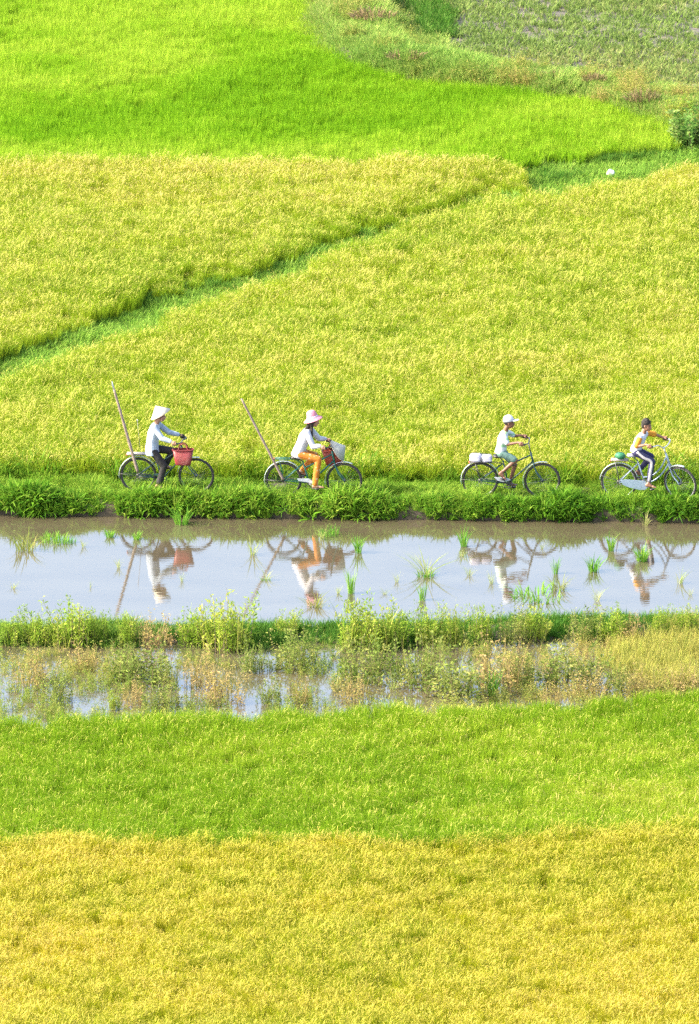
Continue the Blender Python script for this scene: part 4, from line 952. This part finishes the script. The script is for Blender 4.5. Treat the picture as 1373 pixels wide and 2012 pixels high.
def foot(mb, ankle, heel, toe, side):
    a, h, t = Vector(ankle), Vector(heel), Vector(toe); d = (t - h).normalized(); ball = h.lerp(t, 0.68); lat = Vector((0, 1, 0))
    mb.limb([a, a.lerp(h, 0.7)], [0.036, 0.034]); mb.limb([h, h.lerp(t, 0.35), ball], [0.030, 0.031, 0.024]); mb.limb([a, h.lerp(t, 0.45), ball], [0.036, 0.030, 0.022])
    mb.limb([ball - lat * 0.02, ball + lat * 0.02], [0.02, 0.02])
    for k in range(5):
        y = (k - 2) * 0.0165 * (-side); mb.limb([ball + lat * y, t + lat * y * 1.05 - d * (0.008 * k)], [0.013 if k == 0 else 0.011, 0.012 if k == 0 else 0.0085], 8)

def person(bike, label, P):
    root = empty('person', bike.location, bike.rotation_euler[2]); tag(root, label, 'person', 'cyclists on the footpath')
    J = {k: Vector(x) for k, x in P['j'].items()}; k_ = P.get('k', 1.0); skin = M[P['skin']]
    hip = (J['hip_n'] + J['hip_f']) / 2; sh = (J['sh_n'] + J['sh_f']) / 2
    mb = MB()
    sp = [hip + Vector((-0.01, 0, -0.05)), hip + Vector((0, 0, 0.03)), hip.lerp(sh, 0.35) + Vector((-0.02, 0, 0)), hip.lerp(sh, 0.7) + Vector((-0.02, 0, 0)), sh + Vector((-0.005, 0, -0.02)), sh + Vector((0.01, 0, 0.045))]
    mb.loft(sp, [0.13 * k_, 0.15 * k_, 0.125 * k_, 0.15 * k_, 0.14 * k_, 0.06], [0.09 * k_, 0.105 * k_, 0.085 * k_, 0.10 * k_, 0.075 * k_, 0.05])
    for s_ in 'nf':
        mb.limb([J['sh_' + s_], J['el_' + s_], J['wr_' + s_]], [0.048 * k_, 0.038 * k_, 0.026 * k_])
        mb.limb([J['sh_' + s_], sh.lerp(J['sh_' + s_], 0.3) + Vector((0, 0, -0.03))], [0.048 * k_, 0.06 * k_])
        mb.limb([J['hip_' + s_], J['kn_' + s_], J['kn_' + s_].lerp(J['an_' + s_], 0.35), J['an_' + s_]], [0.078 * k_, 0.054 * k_, 0.050 * k_, 0.034 * k_])
        gd = P['gdir_' + s_]; hand(mb, J['wr_' + s_], J['gr_' + s_], gd, (0, -1 if s_ == 'n' else 1, 0))
        foot(mb, J['an_' + s_], J['heel_' + s_], J['toe_' + s_], -1 if s_ == 'n' else 1)
    hc = J['head']; hr = Matrix.Rotation(P.get('yaw', 0), 3, 'Z') @ Matrix.Rotation(P.get('pitch', 0.08), 3, 'Y'); ks = P.get('hs', 1.0)
    HT = lambda x, y, z: hc + hr @ (Vector((x, y, z)) * ks)
    rr = lambda a, b, c: (a * ks, b * ks, c * ks)
    mb.ell(HT(-0.012, 0, 0.028), rr(0.094, 0.074, 0.088), hr, 18, 12); mb.ell(HT(0.024, 0, -0.03), rr(0.066, 0.058, 0.085), hr, 16, 10); mb.ell(HT(0.055, 0, -0.088), rr(0.030, 0.032, 0.024), hr)
    mb.limb([HT(0.086, 0, 0.006), HT(0.103, 0, -0.030)], [0.009 * ks, 0.014 * ks], 10)
    mb.ell(HT(0.086, 0, -0.058), rr(0.012, 0.024, 0.014), hr)
    for y in (-1, 1): mb.ell(HT(-0.008, y * 0.073, -0.012), rr(0.020, 0.012, 0.030), hr)
    mb.limb([HT(-0.025, 0, -0.06), sh + Vector((0.0, 0, 0.03))], [0.050 * ks, 0.056 * ks])
    body = mb.skin('body', skin, root, 0.0065, 3)
    for y in (-1, 1): MB().ell(HT(0.079, y * 0.030, 0.010), rr(0.010, 0.013, 0.008), hr, 10, 6).build('eye', M['eye'], root)
    MB().ell(HT(0.094, 0, -0.060), rr(0.008, 0.022, 0.007), hr, 10, 6).build('mouth', M['lip'], root)
    # clothes
    tp_ = MB(); sl = P['sleeve']; ht_ = P.get('hem', -0.04); wv = P.get('loose', 1.0)
    q = [hip + Vector((P.get('hemx', -0.02), 0, ht_)), hip + Vector((-0.015, 0, 0.05)), hip.lerp(sh, 0.35) + Vector((-0.025, 0, 0)), hip.lerp(sh, 0.7) + Vector((-0.022, 0, 0)), sh + Vector((-0.008, 0, -0.01)), sh + Vector((0.01, 0, 0.045))]
    tp_.loft(q, [0.170 * k_ * wv, 0.165 * k_ * wv, 0.155 * k_ * wv, 0.172 * k_, 0.160 * k_, 0.072 * k_], [0.135 * k_ * wv, 0.125 * k_ * wv, 0.115 * k_ * wv, 0.122 * k_, 0.095 * k_, 0.065 * k_])
    tps = []
    for s_ in 'nf':
        a, e, w = J['sh_' + s_], J['el_' + s_], J['wr_' + s_]
        tp_.limb([a, sh.lerp(a, 0.3) + Vector((0, 0, -0.03))], [0.064 * k_, 0.072 * k_])
        if sl == 'long': tp_.limb([a, e, e.lerp(w, 0.55), e.lerp(w, 0.93)], [0.064 * k_, 0.056 * k_, 0.050 * k_, 0.042 * k_])
        else: tp_.limb([a, a.lerp(e, 0.8)], [0.064 * k_, 0.062 * k_])
        tps.append((a, e))
    shirt = tp_.skin('shirt', M[P['shirt']], root, 0.008, 4)
    if P.get('sleevemat'):
        for a, e in tps: MB().limb([a.lerp(e, 0.12), a.lerp(e, 0.86)], [0.069 * k_, 0.069 * k_]).skin('sleeve', M[P['sleevemat']], shirt, 0.008, 3)
    tr = MB(); tr.loft([hip + Vector((0, 0, -0.07)), hip + Vector((0, 0, 0.0)), hip + Vector((0, 0, 0.07))], [0.14 * k_, 0.165 * k_, 0.152 * k_], [0.10 * k_, 0.12 * k_, 0.105 * k_])
    for s_ in 'nf':
        h_, n_, a_ = J['hip_' + s_], J['kn_' + s_], J['an_' + s_]
        if P['legs'] == 'long': tr.limb([h_, n_, n_.lerp(a_, 0.5), n_.lerp(a_, P.get('leglen', 0.93))], [0.090 * k_, 0.072 * k_, 0.066 * k_, P.get('cuff', 0.06) * k_])
        else: tr.limb([h_, h_.lerp(n_, 0.84)], [0.092 * k_, 0.082 * k_])
    trs = tr.skin('trousers' if P['legs'] == 'long' else 'shorts', M[P['trouser']], root, 0.008, 4)
    if P.get('stripe'):
        h_, n_, a_ = J['hip_n'], J['kn_n'], J['an_n']
        pts = [h_ + Vector((0.02, -0.075, 0.03)), h_.lerp(n_, 0.5) + Vector((0, -0.080, 0)), n_ + Vector((-0.01, -0.066, 0)), n_.lerp(a_, 0.5) + Vector((0, -0.060, 0)), n_.lerp(a_, 0.92) + Vector((0, -0.054, 0))]
        MB().tube(catmull(pts, 5), 0.026, 8, sec=(0.35, 1.0), side=(0, 1, 0)).build('side_stripe', M['stripe'], trs)
    if P.get('sandals'):
        for s_ in 'nf':
            h_, t_ = J['heel_' + s_], J['toe_' + s_]; d = (t_ - h_).normalized(); dn = Vector((d.z, 0, -d.x))
            MB().tube([h_ + dn * 0.034 - d * 0.03, h_.lerp(t_, 0.5) + dn * 0.034, t_ + dn * 0.022 + d * 0.015], [0.034, 0.038, 0.036], 10, sec=(1, 0.25), side=(0, 1, 0)).build('sandal', M['sandal'], root)
    if P.get('glove'):
        g = MB(); hand(g, J['wr_f'], J['gr_f'], P['gdir_f'], (0, 1, 0), 0.0115); g.skin('glove', M['glove'], root, 0.0065, 2)
    # head wear and hair
    hw = P['wear']; hm = hr.to_4x4(); hm.translation = hc
    if hw == 'cone':
        A = Vector(P['brim']); T = Vector(P['apex']); h_ = (T - A).length; rb = 0.212
        v_, f_ = revolve([(0.0005, h_), (rb * 0.5, h_ * 0.49), (rb, 0), (rb - 0.004, -0.004), (rb * 0.5, h_ * 0.49 - 0.012), (0.0005, h_ - 0.014)], 36, frame_from(A, T - A))
        hat = mesh_obj('conical_hat', v_, f_, M['straw'], root)
        MB().tube([HT(0.02, -0.075, 0.05), HT(0.035, -0.055, -0.08), HT(0.03, 0, -0.118), HT(0.035, 0.055, -0.08), HT(0.02, 0.075, 0.05)], 0.006, 6).build('chin_strap', M['pinkcloth'], hat)
        MB().ell(HT(-0.025, 0, 0.02), rr(0.098, 0.086, 0.098), hr, 16, 10).skin('hair', M['hair'], root, 0.01, 2)
    if hw == 'bucket':
        A = Vector(P['brim'])
        v_, f_ = revolve([(0.0005, 0.165), (0.05, 0.160), (0.085, 0.135), (0.100, 0.075), (0.106, 0.03), (0.150, 0.0), (0.185, -0.022), (0.187, -0.028), (0.150, -0.008), (0.100, 0.02), (0.0005, 0.05)], 36, frame_from(A, P['up']))
        hat = mesh_obj('sun_hat', v_, f_, M['pinkcloth'], root)
        MB().ring(A + Vector(P['up']).normalized() * 0.035, P['up'], 0.106, 0.010, 32, 6, (1.4, 0.4)).build('hat_band', M['capwhite'], hat)
        hb_ = MB(); hb_.ell(HT(-0.025, 0, 0.02), rr(0.100, 0.086, 0.098), hr, 16, 10)
        hb_.limb([HT(-0.05, -0.03, -0.05), sh + Vector((-0.05, -0.06, 0.02)), sh + Vector((-0.09, -0.09, -0.05))], [0.05, 0.032, 0.012]); hb_.limb([HT(-0.02, -0.075, -0.03), HT(-0.005, -0.09, -0.14), sh + Vector((0.07, -0.15, -0.10)), sh + Vector((0.10, -0.15, -0.22))], [0.028, 0.026, 0.022, 0.010])
        hb_.skin('hair', M['hair'], root, 0.009, 3)
    if hw == 'cap':
        prof = [(0.0005, 0.125), (0.05, 0.118), (0.085, 0.088), (0.100, 0.045), (0.103, 0.0), (0.097, -0.002), (0.094, 0.04), (0.0005, 0.11)]
        v_, f_ = revolve([(a * ks, b * ks) for a, b in prof], 30, frame_from(HT(-0.014, 0, 0.035), hr @ Vector((-0.16, 0, 1)), hr @ Vector((1, 0, 0))), 1.06, 0.88)
        cap = mesh_obj('cap', v_, f_, M['capwhite'], root)
        vm = MB().ell((0, 0, 0), (0.085 * ks, 0.072 * ks, 0.012 * ks), None, 20, 8).map(lambda p_: Vector((p_.x, p_.y, p_.z - 0.9 * p_.y * p_.y / ks))); Mv = hr @ Matrix.Rotation(-0.18, 3, 'Y')
        vm.map(lambda p_: HT(0.115, 0, 0.060) + Mv @ p_).build('visor', M['capwhite'], cap)
        MB().ell(HT(-0.030, 0, 0.015), rr(0.088, 0.080, 0.075), hr, 14, 8).skin('hair', M['hair'], root, 0.009, 2)
    if hw == 'hair':
        h_ = MB(); h_.ell(HT(-0.022, 0, 0.052), rr(0.100, 0.085, 0.082), hr, 18, 12); h_.ell(HT(-0.050, 0, -0.005), rr(0.068, 0.080, 0.085), hr, 14, 9); h_.ell(HT(-0.015, 0, 0.02), rr(0.05, 0.081, 0.05), hr, 14, 9)
        g = np.random.default_rng(3)
        for _ in range(26):
            a = g.random() * 6.28; t_ = g.random() * 1.1; d = Vector((math.sin(t_) * math.cos(a), math.sin(t_) * math.sin(a) * 0.85, math.cos(t_)))
            b_ = Vector((-0.022, 0, 0.052)) + Vector((d.x * 0.096, d.y * 0.082, d.z * 0.080)); e_ = b_ + d * 0.016 + Vector((0.012, 0, 0.004))
            h_.limb([HT(*b_), HT(*e_)], [0.014 * ks, 0.006 * ks], 8)
        h_.skin('hair', M['hair'], root, 0.006, 2)
    return root

YAW = math.atan(PATH_SLOPE)
# ---- first: conical hat, red basket, bamboo pole
b1 = bicycle(271.7, 967.5, YAW, 'dark old bicycle on the far left with red reflector on its rack', dict(
    wb=1.11, bb=(0.46, 0.28), st=(0.33, 0.66), ht=(0.82, 0.93), hb=(0.885, 0.72), tubes=[[(0.88, 0.74), (0.47, 0.29)], [(0.835, 0.89), (0.37, 0.55)]], paint='darkpaint', saddle=(0.27, 0.775),
    bar=[(0.66, -0.27, 1.03), (0.77, -0.265, 1.04), (0.84, -0.16, 1.04), (0.84, 0, 1.03), (0.90, 0.14, 1.04), (0.89, 0.25, 1.04), (0.79, 0.28, 1.03)], clamp=(0.84, 0, 1.03), steer=-0.10,
    rack=(0.755, -0.21, 0.15), board=True, crank=(-0.02, -0.165), cg=[(0.30, 0.39), (0.46, 0.385), (0.52, 0.34), (0.46, 0.36), (0.30, 0.36)], cgmat='darkpaint', stand=[(0.02, 0.34), (0.20, 0.31), (0.24, 0.25)], rg=(25, 190), fg=(80, 170)))
person(b1, 'cyclist in a conical straw hat, pale blue shirt and black trousers', dict(
    skin='skin', shirt='blueshirt', trouser='blacktrouser', sleeve='long', legs='long', wear='cone', sandals=True, glove=True, k=0.96, hem=-0.09, hemx=-0.01, loose=1.06, cuff=0.075, leglen=0.86, pitch=0.18,
    brim=(0.43, 0, 1.545), apex=(0.335, 0, 1.715), gdir_n=(0.11, 0, 0.01), gdir_f=(0.10, -0.03, 0.01),
    j=dict(hip_n=(0.28, -0.085, 0.85), hip_f=(0.28, 0.085, 0.85), sh_n=(0.32, -0.165, 1.32), sh_f=(0.36, 0.165, 1.32), head=(0.43, 0, 1.52), el_n=(0.47, -0.23, 1.13), wr_n=(0.64, -0.26, 1.075), gr_n=(0.70, -0.268, 1.034),
           el_f=(0.57, 0.24, 1.13), wr_f=(0.76, 0.275, 1.075), gr_f=(0.825, 0.27, 1.034), kn_n=(0.50, -0.10, 0.55), an_n=(0.40, -0.11, 0.19), heel_n=(0.36, -0.12, 0.165), toe_n=(0.52, -0.125, 0.115),
           kn_f=(0.66, 0.10, 0.80), an_f=(0.50, 0.11, 0.52), heel_f=(0.44, 0.12, 0.49), toe_f=(0.62, 0.125, 0.475))))
# ---- second: pink hat, orange flowered trousers
b2 = bicycle(557.3, 977.0, YAW, 'green bicycle second from the left with a conical hat over its front', dict(
    wb=1.155, bb=(0.49, 0.29), st=(0.36, 0.72), ht=(0.92, 0.92), hb=(0.965, 0.70), tubes=[[(0.955, 0.73), (0.49, 0.29)], [(0.93, 0.86), (0.40, 0.58)]], paint='greenpaint', saddle=(0.27, 0.785),
    bar=[(0.72, -0.27, 1.04), (0.83, -0.265, 1.05), (0.90, -0.16, 1.05), (0.905, 0, 1.04), (0.93, 0.16, 1.05), (0.91, 0.265, 1.05), (0.80, 0.28, 1.04)], clamp=(0.905, 0, 1.04), steer=-0.06, barmat='black',
    rack=(0.765, -0.17, 0.20), rackmat='greenpaint', crank=(0.145, -0.085), cg=[(0.26, 0.385), (0.48, 0.39), (0.56, 0.34), (0.54, 0.29), (0.46, 0.32), (0.28, 0.345)], stand=[(-0.27, 0.345), (0.03, 0.33)], rg=(25, 195), fg=(65, 195)))
person(b2, 'cyclist in a pink sun hat, white blouse and orange flowered trousers', dict(
    skin='skin', shirt='whiteshirt', trouser='flower', sleeve='long', legs='long', wear='bucket', sandals=True, k=0.96, hem=-0.06, hemx=-0.05, loose=1.0, cuff=0.062, leglen=0.95, pitch=0.22,
    brim=(0.555, 0, 1.555), up=(-0.30, 0, 0.95), gdir_n=(0.11, 0, 0.01), gdir_f=(0.11, -0.02, 0.01),
    j=dict(hip_n=(0.31, -0.085, 0.87), hip_f=(0.31, 0.085, 0.87), sh_n=(0.455, -0.165, 1.32), sh_f=(0.49, 0.165, 1.32), head=(0.575, 0, 1.515), el_n=(0.57, -0.23, 1.06), wr_n=(0.705, -0.262, 1.085), gr_n=(0.765, -0.268, 1.044),
           el_f=(0.66, 0.235, 1.10), wr_f=(0.785, 0.275, 1.085), gr_f=(0.845, 0.27, 1.044), kn_n=(0.665, -0.10, 0.78), an_n=(0.60, -0.11, 0.28), heel_n=(0.57, -0.12, 0.25), toe_n=(0.765, -0.125, 0.245),
           kn_f=(0.60, 0.10, 0.80), an_f=(0.35, 0.11, 0.50), heel_f=(0.295, 0.12, 0.47), toe_f=(0.45, 0.125, 0.42))))
# ---- third: boy in a white cap
b3 = bicycle(943.3, 977.3, YAW, 'dark teal bicycle third from the left with white bags on its rack', dict(
    wb=1.18, bb=(0.53, 0.285), st=(0.43, 0.73), ht=(0.955, 0.90), hb=(1.005, 0.70), tubes=[[(1.0, 0.72), (0.53, 0.285)], [(0.965, 0.85), (0.46, 0.60)]], paint='darkpaint', saddle=(0.38, 0.815),
    bar=[(0.74, -0.27, 1.115), (0.85, -0.265, 1.12), (0.91, -0.16, 1.11), (0.915, 0, 1.08), (0.93, 0.16, 1.11), (0.91, 0.265, 1.12), (0.80, 0.28, 1.115)], clamp=(0.915, 0, 1.08), steer=0.03,
    rack=(0.70, -0.20, 0.22), crank=(-0.105, 0.11), cg=[(0.27, 0.42), (0.46, 0.415), (0.58, 0.38), (0.52, 0.345), (0.44, 0.33), (0.33, 0.355)], stand=[(-0.15, 0.585), (-0.08, 0.55), (0.08, 0.40)], rg=(10, 195), fg=(75, 205)))
person(b3, 'barefoot boy cyclist in a white cap, banded shirt and grey-green shorts', dict(
    skin='skin_dark', shirt='bandshirt', trouser='shorts', sleeve='short', legs='short', wear='cap', k=0.84, hs=0.95, hem=-0.02, hemx=-0.03, loose=1.0, pitch=0.04,
    gdir_n=(0.11, 0, 0.01), gdir_f=(0.11, -0.02, 0.01),
    j=dict(hip_n=(0.41, -0.075, 0.89), hip_f=(0.41, 0.075, 0.89), sh_n=(0.455, -0.145, 1.275), sh_f=(0.475, 0.145, 1.275), head=(0.545, 0, 1.475), el_n=(0.52, -0.20, 1.10), wr_n=(0.725, -0.255, 1.155), gr_n=(0.785, -0.268, 1.12),
           el_f=(0.64, 0.22, 1.16), wr_f=(0.785, 0.27, 1.155), gr_f=(0.845, 0.27, 1.12), kn_n=(0.675, -0.09, 0.76), an_n=(0.415, -0.11, 0.53), heel_n=(0.375, -0.12, 0.50), toe_n=(0.50, -0.125, 0.395),
           kn_f=(0.66, 0.09, 0.63), an_f=(0.56, 0.11, 0.27), heel_f=(0.535, 0.12, 0.235), toe_f=(0.70, 0.125, 0.215))))
# ---- fourth: boy on the pale blue bicycle
b4 = bicycle(1215.8, 980.5, YAW - 0.05, 'pale blue step-through bicycle on the far right with full chain guard', dict(
    wb=1.175, bb=(0.50, 0.32), st=(0.35, 0.76), ht=(0.885, 0.92), hb=(0.965, 0.69), tubes=[[(0.95, 0.74), (0.82, 0.52), (0.66, 0.38), (0.50, 0.32)], [(0.90, 0.86), (0.79, 0.63), (0.62, 0.47), (0.455, 0.44)]], paint='bluepaint', forkmat='bluepaint',
    saddle=(0.28, 0.865), saddlemat='greyleather', guard='guard', rim='alloy', barmat='alloy',
    bar=[(0.55, -0.27, 1.11), (0.66, -0.275, 1.115), (0.75, -0.20, 1.12), (0.80, -0.07, 1.06), (0.845, 0, 1.03), (0.91, 0.07, 1.06), (0.955, 0.18, 1.12), (0.92, 0.265, 1.135), (0.815, 0.275, 1.125)], clamp=(0.845, 0, 1.03), steer=-0.42,
    rack=(0.765, -0.15, 0.17), board=True, crank=(0.14, -0.08), cg=[(0.04, 0.385), (0.12, 0.405), (0.50, 0.385), (0.555, 0.34), (0.56, 0.27), (0.50, 0.215), (0.40, 0.21), (0.20, 0.255), (0.08, 0.30)], cgmat='bluepaint', rg=(15, 175), fg=(75, 130)))
person(b4, 'bareheaded barefoot boy cyclist with yellow sleeves and striped navy trousers', dict(
    skin='skin_mid', shirt='sportshirt', sleevemat='yellow', trouser='navy', stripe=True, sleeve='short', legs='long', wear='hair', k=0.84, hs=0.95, hem=0.0, hemx=-0.02, cuff=0.052, leglen=0.9, yaw=-0.35, pitch=0.12,
    gdir_n=(0.11, -0.005, 0.005), gdir_f=(0.10, -0.01, 0.01),
    j=dict(hip_n=(0.33, -0.08, 0.945), hip_f=(0.34, 0.08, 0.945), sh_n=(0.40, -0.135, 1.25), sh_f=(0.50, 0.135, 1.28), head=(0.52, 0, 1.46), el_n=(0.335, -0.215, 1.09), wr_n=(0.53, -0.262, 1.15), gr_n=(0.592, -0.272, 1.112),
           el_f=(0.67, 0.22, 1.23), wr_f=(0.80, 0.27, 1.165), gr_f=(0.862, 0.27, 1.13), kn_n=(0.635, -0.09, 0.78), an_n=(0.575, -0.11, 0.36), heel_n=(0.54, -0.12, 0.315), toe_n=(0.715, -0.125, 0.285),
           kn_f=(0.60, 0.09, 0.83), an_f=(0.36, 0.11, 0.53), heel_f=(0.315, 0.12, 0.495), toe_f=(0.45, 0.125, 0.445))))

# ---- things carried
def on(bike, name, label, cat, group=None):
    e = empty(name, bike.location, bike.rotation_euler[2]); return tag(e, label, cat, group)

def basket(bike, label, mat, c, w, d, h, taper, tilt=0.0):
    root = on(bike, 'basket', label, 'basket', 'plastic shopping baskets')
    M4 = Matrix.Translation(Vector(c)) @ Matrix.Rotation(tilt, 4, 'Y')
    t = taper; v_, f_ = revolve([(0.0005, 0.0), (t * 0.96, 0.0), (t, 0.02), (1.0, h), (0.97, h), (t * 0.95, 0.03), (0.0005, 0.015)], 40, M4, w / 2, d / 2, 4.0)
    body = mesh_obj('body', v_, f_, mat, root)
    rim = [M4 @ Vector((math.copysign(abs(math.cos(a)) ** 0.5, math.cos(a)) * w / 2, math.copysign(abs(math.sin(a)) ** 0.5, math.sin(a)) * d / 2, h)) for a in np.linspace(0, 2 * math.pi, 40, endpoint=False)]
    MB().tube(rim, 0.010, 6, closed=True).build('rim', mat, root)
    for s_ in (-1, 1):
        MB().tube([M4 @ Vector((0.09 * math.cos(a), s_ * d * 0.48 - s_ * 0.05 * math.sin(a), h - 0.01 + 0.13 * math.sin(a))) for a in np.linspace(0, math.pi, 14)], 0.010, 8).build('handle', mat, root)
    return root
basket(b1, 'red woven plastic basket hanging at the front of the far left bicycle', M['redweave'], (0.870, -0.205, 0.61), 0.40, 0.20, 0.30, 0.74)
basket(b2, 'orange-red plastic basket half hidden behind the hat on the green bicycle', M['orangeweave'], (0.96, 0.185, 0.60), 0.44, 0.24, 0.30, 0.72, -0.08)
e = on(b2, 'conical_hat', 'weathered conical hat lying over the front basket of the green bicycle', 'hat')
A = Vector((1.02, 0.10, 0.90)); ax_ = Vector((0.82, -0.12, 0.56)).normalized()
v_, f_ = revolve([(0.0005, 0.19), (0.11, 0.094), (0.22, 0), (0.216, -0.004), (0.11, 0.082), (0.0005, 0.176)], 36, frame_from(A, ax_))
hat = mesh_obj('hat_cone', v_, f_, M['straw_grey'], e); 
MB().ring(A, ax_, 0.219, 0.005, 40, 6).build('brim_hoop', M['straw'], e)

def pole(bike, label, pts, r0, r1, mat=None):
    root = on(bike, 'bamboo_pole', label, 'pole', 'poles carried upright behind the saddles')
    P_ = catmull(pts, 8); n = len(P_); rad = [(r0 + (r1 - r0) * i / (n - 1)) * (1.14 if i % 4 == 2 else 1.0) for i in range(n)]
    MB().tube(P_, rad, 10).build('shaft', mat or M['bamboo'], root)
    return root, P_
pr, pp = pole(b1, 'long grey bamboo pole leaning back from the far left bicycle', [(0.0, -0.085, 0.42), (-0.115, -0.085, 0.83), (-0.30, -0.08, 1.50), (-0.45, -0.06, 2.04)], 0.030, 0.022)
MB().tube([pp[-1], pp[-1] + Vector((-0.025, 0.0, 0.09)), pp[-1] + Vector((-0.035, 0.0, 0.16))], [0.022, 0.018, 0.006], 8, sec=(1, 0.5)).build('pole_tip', M['alloy'], pr)
pole(b2, 'long bamboo pole leaning back from the green bicycle', [(0.0, -0.085, 0.36), (-0.19, -0.085, 0.74), (-0.46, -0.08, 1.27), (-0.80, -0.07, 1.95)], 0.026, 0.018)
rod = on(b1, 'thin_rod', 'thin grey rod standing on the rack of the far left bicycle', 'rod')
MB().tube([(0.05, 0.05, 0.70), (0.02, 0.05, 1.0), (-0.015, 0.05, 1.40)], [0.005, 0.004, 0.004], 6).build('shaft', M['steel'], rod)
MB().ell((-0.016, 0.05, 1.41), (0.012, 0.012, 0.02), None, 8, 6).build('rod_tip', M['alloy'], rod)

def lump(c, rad, seed, amp=0.35):
    mb = MB().ell(c, rad, None, 22, 14); c = Vector(c)
    return mb.map(lambda p_: c + (p_ - c) * (1 + amp * (vnoise((p_.x - c.x) * 14 + seed, (p_.z - c.z) * 14 + (p_.y - c.y) * 9, 1, seed) - 0.5)))
def boxy(c, rad, seed):
    c = Vector(c); sq = lambda q_: math.copysign(abs(q_) ** 0.62, q_)
    mb = MB().ell((0, 0, 0), (1, 1, 1), None, 26, 16)
    def fn(p_):
        b_ = 1 + 0.22 * (vnoise(p_.x * 1.7 + seed, p_.z * 1.7 + p_.y, 1, seed) - 0.5) + 0.16 * (vnoise(p_.x * 5 + seed, p_.z * 5 + p_.y * 4, 1, seed + 2) - 0.5)
        return c + Vector((sq(p_.x) * rad[0] * b_, sq(p_.y) * rad[1] * b_, sq(p_.z) * rad[2] * b_))
    return mb.map(fn)
bd = on(b3, 'bag_bundle', 'two white and lilac plastic bags tied on the rack of the teal bicycle', 'bags')
boxy((-0.085, -0.01, 0.785), (0.120, 0.11, 0.080), 5).build('bag', M['bagwhite'], bd)
boxy((0.120, -0.01, 0.772), (0.110, 0.10, 0.072), 8).build('bag', M['bagwhite'], bd)
MB().tube([(-0.19, -0.12, 0.72), (0.0, -0.125, 0.73), (0.23, -0.11, 0.72)], 0.006, 6).tube([(-0.17, 0, 0.885), (0.0, 0, 0.865), (0.20, 0, 0.86)], 0.006, 6).tube([(0.02, -0.12, 0.715), (0.015, -0.10, 0.80), (0.01, 0, 0.86), (0.015, 0.10, 0.80), (0.02, 0.11, 0.715)], 0.006, 6).build('cord', M['cord'], bd)
gb = on(b4, 'net_bundle', 'round green net bundle on the rack of the pale blue bicycle', 'bundle')
lump((0.02, 0, 0.855), (0.105, 0.10, 0.075), 12, 0.25).map(lambda p_: Vector((p_.x, p_.y, max(p_.z, 0.79)))).build('bundle', M['netgreen'], gb)
MB().tube([(0.02 + 0.105 * math.cos(a), -0.02 , 0.80 + 0.128 * math.sin(a)) for a in np.linspace(0, math.pi, 12)], 0.005, 6).build('cord', M['cord'], gb)
